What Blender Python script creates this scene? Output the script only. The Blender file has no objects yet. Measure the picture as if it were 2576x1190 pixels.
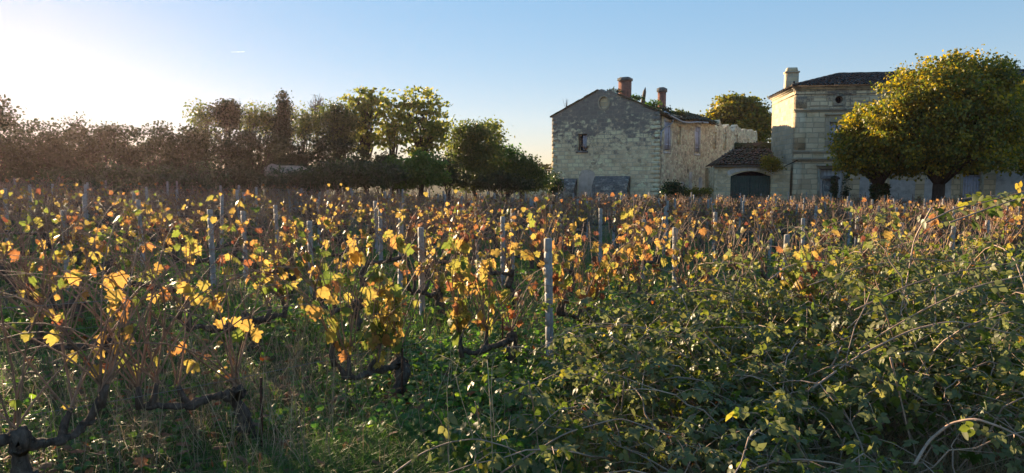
import bpy, math, random
import numpy as np
from mathutils import Vector
from mathutils.geometry import tessellate_polygon

SC = bpy.context.scene
COL = SC.collection
RNG = np.random.default_rng(7)
PI = math.pi

# ------------------------------------------------------------------ camera geometry
F = 1740.0                 # focal length in pixels of a 2576 px wide picture
HZ = 438.0                 # height of the horizon in that picture
PITCH = math.atan((595 - HZ) / F)
CAMZ = 2.1

def at(px, py, d):
    """world point whose horizontal depth is d on the ray through the picture point"""
    a, b = (px - 1288) / F, -(py - 595) / F
    c, s = math.cos(PITCH), math.sin(PITCH)
    y, z = c + b * s, -s + b * c
    k = d / y
    return np.array([a * k, d, CAMZ + z * k])

def gz(x, y):
    x = np.asarray(x, float); y = np.asarray(y, float)
    left = 1.6 * (1 - np.exp(np.minimum(x + 2.2, 0) / 28.0))
    right = -0.30 * (1 - np.exp(-np.maximum(x, 0) / 25.0))
    far = -0.30 * np.clip((y - 10) / 30.0, 0, 1)
    bump = 0.025 * np.sin(x * 1.7 + 0.6 * y) * np.cos(y * 1.3 - 0.4 * x) + 0.02 * np.sin(x * 3.9 - y * 2.7)
    return left + right + far + bump

def ground_at(px, d):
    x = at(px, 500, d)[0]
    return np.array([x, d, float(gz(x, d))])

# ------------------------------------------------------------------ mesh collector
class MB:
    def __init__(self):
        self.V = []; self.F = []; self.A = {'rnd': [], 'rim': [], 'st': []}; self.n = 0
    def add(self, V, faces, rnd=0.5, rim=0.0, st=None):
        V = np.asarray(V, float).reshape(-1, 3); m = len(V)
        for f in faces if isinstance(faces, list) else [faces]:
            f = np.asarray(f, int)
            if f.size: self.F.append(f + self.n)
        self.V.append(V)
        self.A['rnd'].append(np.broadcast_to(np.asarray(rnd, float), (m,)))
        self.A['rim'].append(np.broadcast_to(np.asarray(rim, float), (m,)))
        self.A['st'].append(V if st is None else np.asarray(st, float).reshape(-1, 3))
        self.n += m
        return self
    def mesh(self, name, mat, origin=None, smooth=False):
        me = bpy.data.meshes.new(name)
        if self.n:
            V = np.concatenate(self.V)
            if origin is not None: V = V - np.asarray(origin, float)
            loops = np.concatenate([f.ravel() for f in self.F])
            sizes = np.concatenate([np.full(len(f), f.shape[1]) for f in self.F])
            starts = np.concatenate([[0], np.cumsum(sizes)[:-1]])
            me.vertices.add(len(V)); me.vertices.foreach_set('co', V.ravel().astype(np.float32))
            me.loops.add(len(loops)); me.loops.foreach_set('vertex_index', loops.astype(np.int32))
            me.polygons.add(len(sizes)); me.polygons.foreach_set('loop_start', starts.astype(np.int32))
            me.polygons.foreach_set('loop_total', sizes.astype(np.int32))
            if smooth: me.polygons.foreach_set('use_smooth', np.ones(len(sizes), bool))
            me.update(calc_edges=True)
            for k, t in (('rnd', 'FLOAT'), ('rim', 'FLOAT'), ('st', 'FLOAT_VECTOR')):
                at_ = me.attributes.new(k, t, 'POINT')
                d = np.concatenate(self.A[k]).astype(np.float32)
                at_.data.foreach_set('vector' if t == 'FLOAT_VECTOR' else 'value', d.ravel())
            me.validate()
        if mat: me.materials.append(mat)
        return me
    def build(self, name, mat, parent=None, smooth=False, label=None):
        o = bpy.data.objects.new(name, self.mesh(name, mat, parent.location if parent is not None and parent.parent is None else
                                                 (world_loc(parent) if parent is not None else None), smooth))
        COL.objects.link(o)
        if parent is not None: o.parent = parent
        if label: o['label'] = label
        return o

def world_loc(o):
    v = np.zeros(3)
    while o is not None:
        v = v + np.array(o.location); o = o.parent
    return v

def thing(name, label, cat, loc, group=None):
    o = bpy.data.objects.new(name, None); COL.objects.link(o)
    o.empty_display_size = 0.1
    o.location = [float(c) for c in loc]; o['label'] = label; o['category'] = cat
    if group: o['group'] = group
    return o
def tag(o, label, cat, group=None):
    o['label'] = label; o['category'] = cat
    if group: o['group'] = group
    return o
def build_at(mb, name, mat, loc, smooth=False):
    """a thing that is one mesh, with its origin at its base"""
    o = bpy.data.objects.new(name, mb.mesh(name, mat, loc, smooth)); COL.objects.link(o)
    o.location = [float(c) for c in loc]
    return o
def copy_tree(o, parent=None):
    c = o.copy(); COL.objects.link(c)
    if parent is not None: c.parent = parent
    for ch in list(o.children): copy_tree(ch, c)
    return c

# ------------------------------------------------------------------ shapes
def unit(v):
    v = np.asarray(v, float); n = np.linalg.norm(v, axis=-1, keepdims=True)
    return v / np.maximum(n, 1e-9)

def tube(mb, pts, rad, sides=5, rnd=0.5, cap=True, jitter=0.0):
    P = np.asarray(pts, float); k = len(P)
    R = np.broadcast_to(np.asarray(rad, float), (k,))
    T = unit(np.gradient(P, axis=0))
    ref = np.array([0., 0., 1.]) if abs(T[:, 2]).mean() < .8 else np.array([1., 0., 0.])
    U = unit(np.cross(T, ref)); W = np.cross(T, U)
    a = np.linspace(0, 2 * PI, sides, endpoint=False)
    ring = np.cos(a)[None, :, None] * U[:, None] + np.sin(a)[None, :, None] * W[:, None]
    rr = R[:, None, None]
    if jitter: rr = rr * (1 + jitter * RNG.standard_normal((k, sides, 1)))
    V = (P[:, None] + ring * rr).reshape(-1, 3)
    i = np.arange(k - 1)[:, None] * sides; j = np.arange(sides)[None]; j2 = (j + 1) % sides
    q = np.stack([i + j, i + j2, i + sides + j2, i + sides + j], -1).reshape(-1, 4)
    fs = [q]
    if cap: fs.append(np.array([list(range(sides))[::-1], [(k - 1) * sides + s for s in range(sides)]]))
    mb.add(V, fs, rnd)

def box(mb, O, U, N, s, z, d, rnd=0.5, taper=0.0):
    """oriented box: s along U, z up, d along the outward normal N, all (from, to) pairs"""
    O = np.asarray(O, float); U = np.asarray(U, float); N = np.asarray(N, float); Z = np.array([0, 0, 1.])
    V = []; S = []
    for zz in (0, 1):
        t = taper if zz else 0
        for ss, dd in ((0, 0), (1, 0), (1, 1), (0, 1)):
            sv = s[ss] + (t if ss == 0 else -t); dv = d[dd] + (t if dd == 0 else -t)
            V.append(O + sv * U + z[zz] * Z + dv * N); S.append((sv + dv, z[zz], dv))
    f = [(0, 3, 2, 1), (4, 5, 6, 7), (0, 1, 5, 4), (1, 2, 6, 5), (2, 3, 7, 6), (3, 0, 4, 7)]
    mb.add(V, np.array(f), rnd, 0, S)

def slab(mb, O, U, N, outer, holes, d0, d1, rnd=0.5):
    """flat plate with openings, outline in (s, z), from offset d0 (back) to d1 (front) along N"""
    O = np.asarray(O, float); U = np.asarray(U, float); N = np.asarray(N, float); Z = np.array([0, 0, 1.])
    loops = [list(outer)] + [list(h) for h in holes]
    tri = tessellate_polygon([[Vector((p[0], p[1], 0)) for p in l] for l in loops])
    flat = [p for l in loops for p in l]
    Ff = np.array([O + p[0] * U + p[1] * Z + d1 * N for p in flat]); S = np.array([(p[0], p[1], 0) for p in flat])
    Fb = Ff + (d0 - d1) * N
    tri = np.array(tri)
    mb.add(Ff, tri, rnd, 0, S); mb.add(Fb, tri[:, ::-1], rnd, 0, S)
    b = 0
    for l in loops:
        m = len(l)
        for i in range(m):
            j = (i + 1) % m
            a_, b_ = Ff[b + i], Ff[b + j]; c_, e_ = Fb[b + j], Fb[b + i]
            s0, s1 = S[b + i], S[b + j]
            mb.add([a_, b_, c_, e_], np.array([(0, 1, 2, 3)]), rnd, 0,
                   [s0, s1, s1 + (d1 - d0, 0, 0), s0 + (d1 - d0, 0, 0)])
        b += m

def rect(s0, s1, z0, z1): return [(s0, z0), (s1, z0), (s1, z1), (s0, z1)]
def circ(s, z, r, n=20, rz=None):
    rz = r if rz is None else rz
    return [(s + r * math.cos(2 * PI * i / n), z + rz * math.sin(2 * PI * i / n)) for i in range(n)]

# ---- leaves: a template is (verts, [faces per size], rim)
def stamp(mb, tmpl, P, D, N, S, rnd):
    """put a leaf at every P with tip direction D and face normal N, size S"""
    V, fs, rim = tmpl
    P = np.asarray(P, float); n = len(P)
    if n == 0: return
    D = unit(D); N = np.asarray(N, float); N = unit(N - (N * D).sum(-1, keepdims=True) * D)
    X = np.cross(D, N)
    S = np.broadcast_to(np.asarray(S, float), (n,))
    W = P[:, None] + S[:, None, None] * (V[None, :, 0:1] * X[:, None] + V[None, :, 1:2] * D[:, None] + V[None, :, 2:3] * N[:, None])
    m = len(V); off = (np.arange(n) * m)[:, None, None]
    rn = np.repeat(np.broadcast_to(np.asarray(rnd, float), (n,)), m)
    st = np.repeat(P, m, 0)
    mb.add(W.reshape(-1, 3), [(np.asarray(f)[None] + off).reshape(-1, np.asarray(f).shape[1]) for f in fs], rn, np.tile(rim, n), st)

def vines_leaf():
    half = [(.10, -.14), (.30, -.16), (.46, .02), (.40, .14), (.60, .26), (.62, .42), (.40, .44), (.40, .62), (.30, .78), (.20, .72), (.12, .86)]
    out = [(0, 0)] + half + [(0, 1.0)] + [(-x, y) for x, y in half[::-1]]
    V = [(x, y, -.30 * abs(x) ** 1.3 - .22 * y * y + .05 * math.sin(9 * y + 5 * x)) for x, y in out]
    c = len(V); V.append((0, .32, .03))
    tri = [(c, i, (i + 1) % c) for i in range(c)]
    return np.array(V), [np.array(tri)], np.array([1.0] * c + [0.0])
LEAF_NEAR = vines_leaf()
def bent(t, ax, ay, tw):
    V = t[0].copy(); V[:, 2] += ax * V[:, 0] ** 2 + ay * V[:, 1] ** 2 + tw * V[:, 0] * V[:, 1] + .07 * np.sin(11 * V[:, 0] + 7 * V[:, 1])
    V[:, 0] *= 1 - .35 * abs(ax) * .5; return V, t[1], t[2]
LEAF_CUP = bent(LEAF_NEAR, .9, .15, .3)
LEAF_CURL = bent(LEAF_NEAR, -1.1, -.55, .7)
def fold_leaf(w, n=3, fold=.18, droop=.2):
    """an ovate leaf folded along its midrib"""
    ys = np.linspace(0, 1, n + 2)
    prof = [w * math.sin(PI * y ** .8) for y in ys]
    V = [(0, y, -droop * y * y) for y in ys]
    L = [(-p, y, -droop * y * y + fold * p) for p, y in zip(prof[1:-1], ys[1:-1])]
    R = [(p, y, -droop * y * y + fold * p) for p, y in zip(prof[1:-1], ys[1:-1])]
    k = n + 2; V = V + L + R
    fl = [list(range(k))[::-1] + [k + i for i in range(n)]]
    fr = [list(range(k)) + [k + n + i for i in range(n)][::-1]]
    rim = [.2] * k + [1.] * (2 * n)
    return np.array(V), [np.array(fl + fr)], np.array(rim)
def lobed_mid():
    pts = [(0, -.05), (.42, -.08), (.6, .35), (.38, .5), (.3, .8), (0, 1), (-.3, .8), (-.38, .5), (-.6, .35), (-.42, -.08)]
    V = [(x, y, -.25 * abs(x) - .2 * y * y) for x, y in pts]
    n = len(V)
    return np.array(V), [np.array([(0, 1, 2, 3, 4, 5)]), np.array([(0, 5, 6, 7, 8, 9)])], np.array([.3] + [1.] * (n - 1))
LEAF_MID = lobed_mid()
LEAF_FAR = (np.array([(0, 0, 0), (.5, .25, -.1), (.3, .85, -.12), (-.3, .85, -.12), (-.5, .25, -.1)], float), [np.array([(0, 1, 2, 3, 4)])], np.ones(5) * .6)
DIAMOND = (np.array([(0, 0, 0), (.34, .45, .06), (0, 1, -.1), (-.34, .45, .06)], float), [np.array([(0, 1, 2, 3)])], np.ones(4) * .5)
HEART = (np.array([(0, 0, 0), (.45, .02, .05), (.45, .5, 0), (0, 1, -.12), (-.45, .5, 0), (-.45, .02, .05)], float), [np.array([(0, 1, 2, 3)]), np.array([(0, 3, 4, 5)])], np.ones(6) * .5)
def trifoliate():
    V0, f0, r0 = fold_leaf(.40, 3, .22, .22)
    Vs, Fs, Rs = [], [], []
    for k, (ang, sc, off) in enumerate(((0, 1.0, (0, .32, 0)), (1.15, .8, (.04, .2, 0)), (-1.15, .8, (-.04, .2, 0)))):
        c, s = math.cos(ang), math.sin(ang)
        V = V0 * sc
        W = np.stack([V[:, 0] * c + V[:, 1] * s, -V[:, 0] * s + V[:, 1] * c, V[:, 2]], -1) + off
        Vs.append(W); Rs.append(r0); Fs.append(f0[0] + k * len(V0))
    V = np.concatenate(Vs); V[:, 2] -= .12 * V[:, 1] ** 2
    return V, [np.concatenate(Fs)], np.concatenate(Rs)
TRIFOLIATE = trifoliate()
def pinnate():
    V, f = [], []
    for i in range(4):
        y = .15 + .22 * i
        for sgn in (-1, 1):
            b = len(V)
            V += [(0, y, -.25 * y * y), (sgn * .16, y - .04, -.25 * y * y), (sgn * .34, y + .08, -.25 * y * y - .06), (sgn * .16, y + .14, -.25 * y * y)]
            f.append((b, b + 1, b + 2, b + 3))
    return np.array(V), [np.array(f)], np.ones(len(V)) * .5
PINNATE = pinnate()
def round_leaf():
    a = np.linspace(0.25, 2 * PI - .25, 9)
    V = [(0.5 * math.sin(t), .5 - .5 * math.cos(t), -.18 * (math.sin(t)) ** 2 - .05) for t in a]
    V = [(0, .15, .06)] + V
    return np.array(V), [np.array([(0, i, i + 1) for i in range(1, 9)])], np.array([0.] + [1.] * 9)
ROUND_LEAF = round_leaf()
def sph(n):
    return unit(RNG.standard_normal((n, 3)))
# ------------------------------------------------------------------ materials
class NT:
    def __init__(self, name):
        self.m = bpy.data.materials.new(name); self.m.use_nodes = True
        self.t = self.m.node_tree; self.t.nodes.clear()
        self.out = self.n('ShaderNodeOutputMaterial')
    def n(self, kind, **kw):
        x = self.t.nodes.new(kind)
        for k, v in kw.items():
            if k in x.bl_rna.properties and k not in ('inputs',): setattr(x, k, v)
            else: x.inputs[k.replace('_', ' ')].default_value = v
        return x
    def l(self, a, b): self.t.links.new(a, b)
    def set(self, sock, v):
        if hasattr(v, 'is_output'): self.l(v, sock)
        else: sock.default_value = v
    def attr(self, name):
        a = self.n('ShaderNodeAttribute'); a.attribute_name = name; return a
    def noise(self, scale, detail=4, vec=None, rough=.55):
        x = self.n('ShaderNodeTexNoise'); x.inputs['Scale'].default_value = scale
        x.inputs['Detail'].default_value = detail; x.inputs['Roughness'].default_value = rough
        if vec is not None: self.l(vec, x.inputs['Vector'])
        return x.outputs['Fac']
    def ramp(self, fac, stops, interp='LINEAR'):
        r = self.n('ShaderNodeValToRGB'); r.color_ramp.interpolation = interp
        e = r.color_ramp.elements
        while len(e) < len(stops): e.new(.5)
        for x, (p, c) in zip(e, stops):
            x.position = p; x.color = (c, c, c, 1) if isinstance(c, (int, float)) else (*c, 1)
        self.l(fac, r.inputs['Fac']); return r.outputs['Color']
    def mix(self, a, b, fac, mode='MIX'):
        x = self.n('ShaderNodeMix'); x.data_type = 'RGBA'; x.blend_type = mode
        self.set(x.inputs[0], fac)
        for s, v in ((x.inputs[6], a), (x.inputs[7], b)):
            if isinstance(v, tuple): v = (*v[:3], 1)
            self.set(s, v)
        return x.outputs[2]
    def math(self, op, a, b=0.0, c=0.0):
        x = self.n('ShaderNodeMath'); x.operation = op
        self.set(x.inputs[0], a); self.set(x.inputs[1], b); self.set(x.inputs[2], c)
        return x.outputs[0]
    def bump(self, h, strength, dist=.02, normal=None):
        b = self.n('ShaderNodeBump'); b.inputs['Strength'].default_value = strength; b.inputs['Distance'].default_value = dist
        self.l(h, b.inputs['Height'])
        if normal is not None: self.l(normal, b.inputs['Normal'])
        return b.outputs['Normal']
    def principled(self, color, rough=.8, normal=None, spec=.3, metal=0.0):
        p = self.n('ShaderNodeBsdfPrincipled')
        if isinstance(color, tuple): color = (*color[:3], 1)
        self.set(p.inputs['Base Color'], color); self.set(p.inputs['Roughness'], rough)
        p.inputs['Specular IOR Level'].default_value = spec; p.inputs['Metallic'].default_value = metal
        if normal is not None: self.l(normal, p.inputs['Normal'])
        return p.outputs[0]
    def done(self, shader):
        self.l(shader, self.out.inputs['Surface']); return self.m

def leaf_mat(name, stops, trans=.45, rough=.5, spec=.35, edge=None, under=None, tgain=1.5, sat=1.1):
    """colour by leaf, darker dry rim where wanted, light passing through the blade"""
    t = NT(name)
    rnd = t.attr('rnd').outputs['Fac']; rim = t.attr('rim').outputs['Fac']
    c = t.ramp(rnd, stops)
    geo = t.n('ShaderNodeNewGeometry').outputs['Position']
    nz = t.noise(38, 2, geo)
    if edge is not None:
        m = t.math('MULTIPLY', t.math('POWER', rim, 2.0), t.ramp(nz, [(.42, 0.), (.62, 1.)]))
        m = t.math('MULTIPLY', m, t.ramp(t.math('FRACT', t.math('MULTIPLY', rnd, 37.7)), [(.25, 0.), (.7, 1.)]))
        c = t.mix(c, edge, m)
    c = t.mix(c, t.mix(c, (.75, .75, .75), 1.0, 'MULTIPLY'), t.ramp(nz, [(.35, 0.), (.65, 1.)]))
    if under: c = t.mix(c, under, t.math('MULTIPLY', t.n('ShaderNodeNewGeometry').outputs['Backfacing'], .6))
    hsv = t.n('ShaderNodeHueSaturation'); t.l(c, hsv.inputs['Color']); hsv.inputs['Saturation'].default_value = sat; hsv.inputs['Value'].default_value = tgain
    tr = t.n('ShaderNodeBsdfTranslucent'); t.l(hsv.outputs[0], tr.inputs['Color'])
    p = t.principled(c, rough, None, spec)
    mx = t.n('ShaderNodeMixShader'); mx.inputs[0].default_value = trans
    t.l(p, mx.inputs[1]); t.l(tr.outputs[0], mx.inputs[2])
    return t.done(mx.outputs[0])

def plain_mat(name, color, rough=.8, var=.35, scale=6, bumps=.3, spec=.3, metal=0., dist=.01, second=None, rndvar=.0):
    t = NT(name)
    geo = t.n('ShaderNodeTexCoord').outputs['Object']
    nz = t.noise(scale, 6, geo, .65)
    dark = tuple(c * (1 - var) for c in color); lite = tuple(min(1, c * (1 + var)) for c in color)
    c = t.ramp(nz, [(.3, dark), (.7, lite)])
    if second: c = t.mix(c, second, t.ramp(t.noise(scale * .37, 5, geo, .7), [(.5, 0.), (.62, 1.)]))
    if rndvar:
        r = t.attr('rnd').outputs['Fac']
        k = t.ramp(r, [(0., 1 - rndvar), (1., 1 + 0 * rndvar)])
        c = t.mix(c, k, 1.0, 'MULTIPLY')
    return t.done(t.principled(c, rough, t.bump(nz, bumps, dist), spec, metal))

def stone_mat(name, base, bw=.55, bh=.3, rubble=0., stain_z=(9., 10.), stain=(.045, .048, .05), lowstain=0., warm=(.45, .33, .17), mort=(.42, .38, .30)):
    """coursed or rubble limestone with lichen and weather stains"""
    t = NT(name)
    st = t.attr('st').outputs['Vector']
    n1 = t.n('ShaderNodeTexNoise'); n1.inputs['Scale'].default_value = 1.6; n1.inputs['Detail'].default_value = 3; t.l(st, n1.inputs['Vector'])
    off = t.n('ShaderNodeVectorMath'); off.operation = 'MULTIPLY_ADD'
    t.l(n1.outputs['Color'], off.inputs[0]); off.inputs[1].default_value = (.16, .10, 0); t.l(st, off.inputs[2])
    v = off.outputs[0]
    b = t.n('ShaderNodeTexBrick'); t.l(v, b.inputs['Vector'])
    b.inputs['Scale'].default_value = 1; b.inputs['Brick Width'].default_value = bw; b.inputs['Row Height'].default_value = bh
    b.inputs['Mortar Size'].default_value = .036; b.inputs['Mortar Smooth'].default_value = .4; b.inputs['Bias'].default_value = 0
    b.inputs['Color1'].default_value = (.25, .25, .25, 1); b.inputs['Color2'].default_value = (.9, .9, .9, 1); b.inputs['Mortar'].default_value = (.5, .5, .5, 1)
    b.squash = .8; b.squash_frequency = 3
    bv = b.outputs['Color']; bf = b.outputs['Fac']
    if rubble:
        mp = t.n('ShaderNodeMapping'); t.l(v, mp.inputs[0]); mp.inputs['Scale'].default_value = (1, 1.5, 1)
        vc = t.n('ShaderNodeTexVoronoi'); vc.inputs['Scale'].default_value = 3.2; t.l(mp.outputs[0], vc.inputs['Vector'])
        ve = t.n('ShaderNodeTexVoronoi'); ve.feature = 'DISTANCE_TO_EDGE'; ve.inputs['Scale'].default_value = 3.2; t.l(mp.outputs[0], ve.inputs['Vector'])
        rf = t.ramp(ve.outputs['Distance'], [(.0, 1.), (.09, 0.)])
        w = t.ramp(t.noise(.55, 4, st), [(.5 - rubble * .3, 0.), (.62 - rubble * .3, 1.)])
        sep = t.n('ShaderNodeSeparateColor'); t.l(vc.outputs['Color'], sep.inputs[0])
        bv = t.mix(bv, sep.outputs[0], w); bf = t.mix(bf, rf, w)
    lo = tuple(c * .66 for c in base); hi = tuple(min(.75, c * 1.25) for c in base)
    c = t.ramp(bv, [(.1, lo), (.5, base), (.9, hi)])
    c = t.mix(c, warm, t.ramp(t.noise(.9, 5, st, .6), [(.52, 0.), (.72, .75)]))
    c = t.mix(c, mort, t.math('MULTIPLY', bf, .65))
    grime = t.noise(2.2, 8, st, .75)
    c = t.mix(c, tuple(x * .5 for x in base), t.ramp(grime, [(.54, 0.), (.76, .7)]))
    sx = t.n('ShaderNodeSeparateXYZ'); t.l(st, sx.inputs[0])
    mr = t.n('ShaderNodeMapRange'); mr.interpolation_type = 'SMOOTHSTEP'
    t.l(sx.outputs[1], mr.inputs[0]); mr.inputs[1].default_value = stain_z[0]; mr.inputs[2].default_value = stain_z[1]
    big = t.math('ADD', t.math('MULTIPLY', t.noise(.45, 6, st, .6), 1.5), -.75)
    fine = t.math('MULTIPLY', t.math('ADD', t.noise(3.2, 7, st, .8), -.5), 2.6)
    f = t.math('ADD', t.math('ADD', mr.outputs[0], big), fine)
    f = t.math('ADD', f, t.math('MULTIPLY', t.math('ADD', bv, -.55), -.75))
    f = t.ramp(f, [(.40, 0.), (.75, .85)])
    c = t.mix(c, t.mix(stain, tuple(x * 3.2 for x in stain), t.noise(9, 5, st, .8)), f)
    c = t.mix(c, mort, t.math('MULTIPLY', bf, .30))
    if lowstain:
        mr2 = t.n('ShaderNodeMapRange'); t.l(sx.outputs[1], mr2.inputs[0]); mr2.inputs[1].default_value = 1.6; mr2.inputs[2].default_value = -.6
        f2 = t.ramp(t.math('ADD', mr2.outputs[0], t.math('ADD', t.noise(1.3, 5, st), -.5)), [(.4, 0.), (1., lowstain)])
        c = t.mix(c, tuple(x * .4 for x in base), f2)
    h = t.math('SUBTRACT', t.math('MULTIPLY', grime, .7), bf)
    return t.done(t.principled(c, .92, t.bump(h, .55, .04), .15))

def tile_mat(name, c0=(.10, .055, .04), c1=(.20, .11, .075), moss=(.05, .06, .025), amount=.5):
    t = NT(name)
    st = t.attr('st').outputs['Vector']; r = t.attr('rnd').outputs['Fac']
    c = t.ramp(r, [(0., c0), (.55, c1), (.85, tuple(x * 1.3 for x in c1)), (1., (.16, .14, .12))])
    nz = t.noise(3.0, 8, st, .75)
    c = t.mix(c, (.03, .03, .028), t.ramp(nz, [(.5, 0.), (.7, .8)]))
    c = t.mix(c, moss, t.ramp(t.noise(1.1, 6, st, .7), [(.62 - amount * .2, 0.), (.75 - amount * .2, .9)]))
    return t.done(t.principled(c, .9, t.bump(nz, .5, .02), .2))

def bark_mat(name, c0, c1, scale=30, lichen=None):
    t = NT(name)
    tc = t.n('ShaderNodeTexCoord').outputs['Object']
    mp = t.n('ShaderNodeMapping'); t.l(tc, mp.inputs[0]); mp.inputs['Scale'].default_value = (1, 1, .25)
    nz = t.noise(scale, 6, mp.outputs[0], .7)
    c = t.ramp(nz, [(.32, c0), (.68, c1)])
    if lichen: c = t.mix(c, lichen, t.ramp(t.noise(scale * .6, 5, tc, .7), [(.6, 0.), (.68, .8)]))
    return t.done(t.principled(c, .95, t.bump(nz, .9, .02), .15))

M = {}
M['vine_leaf'] = leaf_mat('grape_leaf', [(0., (.10, .15, .025)), (.22, (.20, .25, .035)), (.42, (.42, .33, .06)), (.62, (.50, .31, .06)), (.74, (.42, .18, .05)), (.86, (.20, .06, .035)), (1., (.12, .07, .045))], .5, .5, .3, (.15, .065, .035), tgain=1.35, sat=.96)
M['vine_bark'] = bark_mat('vine_bark', (.03, .023, .019), (.16, .125, .10), 28, (.16, .16, .13))
M['cane'] = plain_mat('vine_cane_bark', (.32, .20, .135), .7, .4, 12, .2, .3, rndvar=.45)
M['post'] = plain_mat('weathered_post_grey', (.33, .325, .32), .7, .25, 14, .3, .3, second=(.22, .21, .19))
M['wire'] = plain_mat('trellis_wire_metal', (.20, .19, .18), .5, .2, 8, 0, .5, .6)
M['rust'] = plain_mat('rusty_iron', (.07, .032, .018), .85, .4, 30, .5)
M['bramble_leaf'] = leaf_mat('bramble_leaf', [(0., (.055, .085, .02)), (.4, (.085, .12, .024)), (.7, (.15, .17, .034)), (.9, (.28, .25, .05)), (.98, (.30, .18, .045)), (1., (.28, .10, .04))], .44, .46, .42, under=(.16, .165, .075), tgain=1.9)
M['bramble_cane'] = plain_mat('bramble_cane', (.42, .28, .20), .6, .35, 9, .2, .35, rndvar=.4)
M['dead_stem'] = plain_mat('dead_stem', (.44, .34, .21), .85, .35, 9, .2, .2, rndvar=.5)
M['grass'] = leaf_mat('grass_blade', [(0., (.06, .13, .028)), (.55, (.11, .21, .04)), (.8, (.18, .23, .05)), (1., (.36, .30, .14))], .42, .5, .35, tgain=1.7)
M['straw'] = leaf_mat('dry_grass', [(0., (.22, .16, .085)), (1., (.42, .32, .18))], .3, .7, .2)
M['weed'] = leaf_mat('weed_leaf', [(0., (.06, .14, .028)), (.6, (.11, .22, .036)), (1., (.19, .28, .045))], .45, .5, .4, tgain=1.9)
M['litter'] = leaf_mat('fallen_leaf', [(0., (.14, .075, .04)), (.6, (.25, .15, .09)), (1., (.34, .09, .03))], .3, .7, .2)
M['soil'] = None
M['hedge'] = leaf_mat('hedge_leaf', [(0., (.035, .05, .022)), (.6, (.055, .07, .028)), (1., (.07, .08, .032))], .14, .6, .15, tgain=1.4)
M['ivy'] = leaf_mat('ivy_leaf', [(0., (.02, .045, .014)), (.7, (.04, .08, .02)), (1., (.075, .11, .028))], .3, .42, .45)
M['olive'] = leaf_mat('olive_leaf', [(0., (.06, .09, .025)), (.6, (.12, .15, .035)), (1., (.24, .22, .045))], .45, .5, .3)
M['robinia'] = leaf_mat('robinia_leaf', [(0., (.10, .15, .03)), (.5, (.23, .26, .045)), (1., (.42, .34, .055))], .55, .5, .3, tgain=1.35, sat=1.0)
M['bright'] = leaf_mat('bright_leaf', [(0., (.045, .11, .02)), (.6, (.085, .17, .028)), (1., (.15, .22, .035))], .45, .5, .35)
M['linden'] = leaf_mat('linden_leaf', [(0., (.06, .09, .02)), (.35, (.12, .145, .025)), (.7, (.34, .26, .035)), (1., (.54, .34, .04))], .48, .48, .35, tgain=1.8)
M['golden'] = leaf_mat('golden_leaf', [(0., (.07, .10, .02)), (.55, (.17, .17, .03)), (1., (.40, .27, .04))], .45, .5, .3, tgain=1.7)
M['yellow_shrub'] = leaf_mat('yellow_leaf', [(0., (.10, .11, .02)), (.5, (.28, .22, .03)), (1., (.42, .27, .04))], .45, .5, .3)
M['bark'] = bark_mat('tree_bark', (.02, .016, .013), (.075, .06, .048), 14)
M['bark_pale'] = bark_mat('pale_bark', (.06, .05, .04), (.17, .145, .115), 12)
M['gable'] = stone_mat('gable_stone', (.70, .56, .365), .62, .30, .14, (2.0, 7.6), (.065, .067, .07), .25)
M['side'] = stone_mat('rubble_wall_stone', (.72, .58, .39), .5, .28, .75, (9, 14), (.06, .06, .055), 0., (.46, .34, .18))
M['manor'] = stone_mat('ashlar_stone', (.63, .50, .335), .85, .36, 0., (4.4, 10.5), (.06, .058, .055), .35, (.40, .29, .15), (.36, .31, .23))
M['manorside'] = stone_mat('ashlar_stone_clean', (.52, .42, .28), .8, .36, 0., (11, 14), (.06, .058, .055), 0., (.46, .33, .17))
M['trim'] = stone_mat('cornice_stone', (.36, .31, .23), 1.2, .5, 0., (5.0, 11), (.05, .05, .048), 0.)
M['gatewall'] = stone_mat('gatehouse_stone', (.62, .49, .31), .6, .3, .15, (9, 12), (.05, .05, .05), .3)
M['ruin'] = stone_mat('ruined_white_stone', (.50, .45, .38), .5, .3, .6, (6, 9), (.08, .08, .075), .5, (.5, .42, .3))
M['apron'] = stone_mat('apron_stone', (.36, .34, .30), .4, .22, .5, (-2.5, 1.8), (.045, .047, .05), 0.)
M['plaster'] = plain_mat('pale_pink_plaster', (.50, .43, .38), .9, .15, 3, .2, .2, second=(.40, .34, .27))
M['greyplaster'] = plain_mat('blue_grey_plaster', (.50, .48, .47), .9, .15, 3, .2, .2, second=(.33, .32, .31))
M['paleplaster'] = plain_mat('pale_limewash', (.60, .57, .54), .9, .14, 2.5, .2, .2, second=(.46, .39, .28))
M['shutter'] = plain_mat('faded_lilac_paint', (.46, .46, .56), .7, .14, 7, .2, .3, second=(.36, .35, .38))
M['gate'] = plain_mat('dark_green_paint', (.045, .075, .06), .6, .3, 5, .2, .35, second=(.06, .075, .066))
M['tiles'] = tile_mat('canal_tiles', (.075, .045, .035), (.14, .08, .058), (.05, .055, .025), .9)
M['mossy'] = tile_mat('mossy_tiles', (.06, .045, .035), (.11, .075, .055), (.06, .065, .02), 1.1)
M['darktiles'] = tile_mat('dark_roof_tiles', (.045, .04, .038), (.085, .07, .06), (.03, .032, .025), .3)
M['dark'] = plain_mat('shade_and_cable_black', (.008, .008, .009), .9, .2, 4, 0)  # near-black standing in for unlit depth; the cable wears it too
M['wood'] = plain_mat('old_timber', (.12, .095, .07), .85, .4, 10, .5)
M['zinc'] = plain_mat('zinc', (.34, .35, .38), .55, .2, 6, .1, .4, .3)
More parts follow.
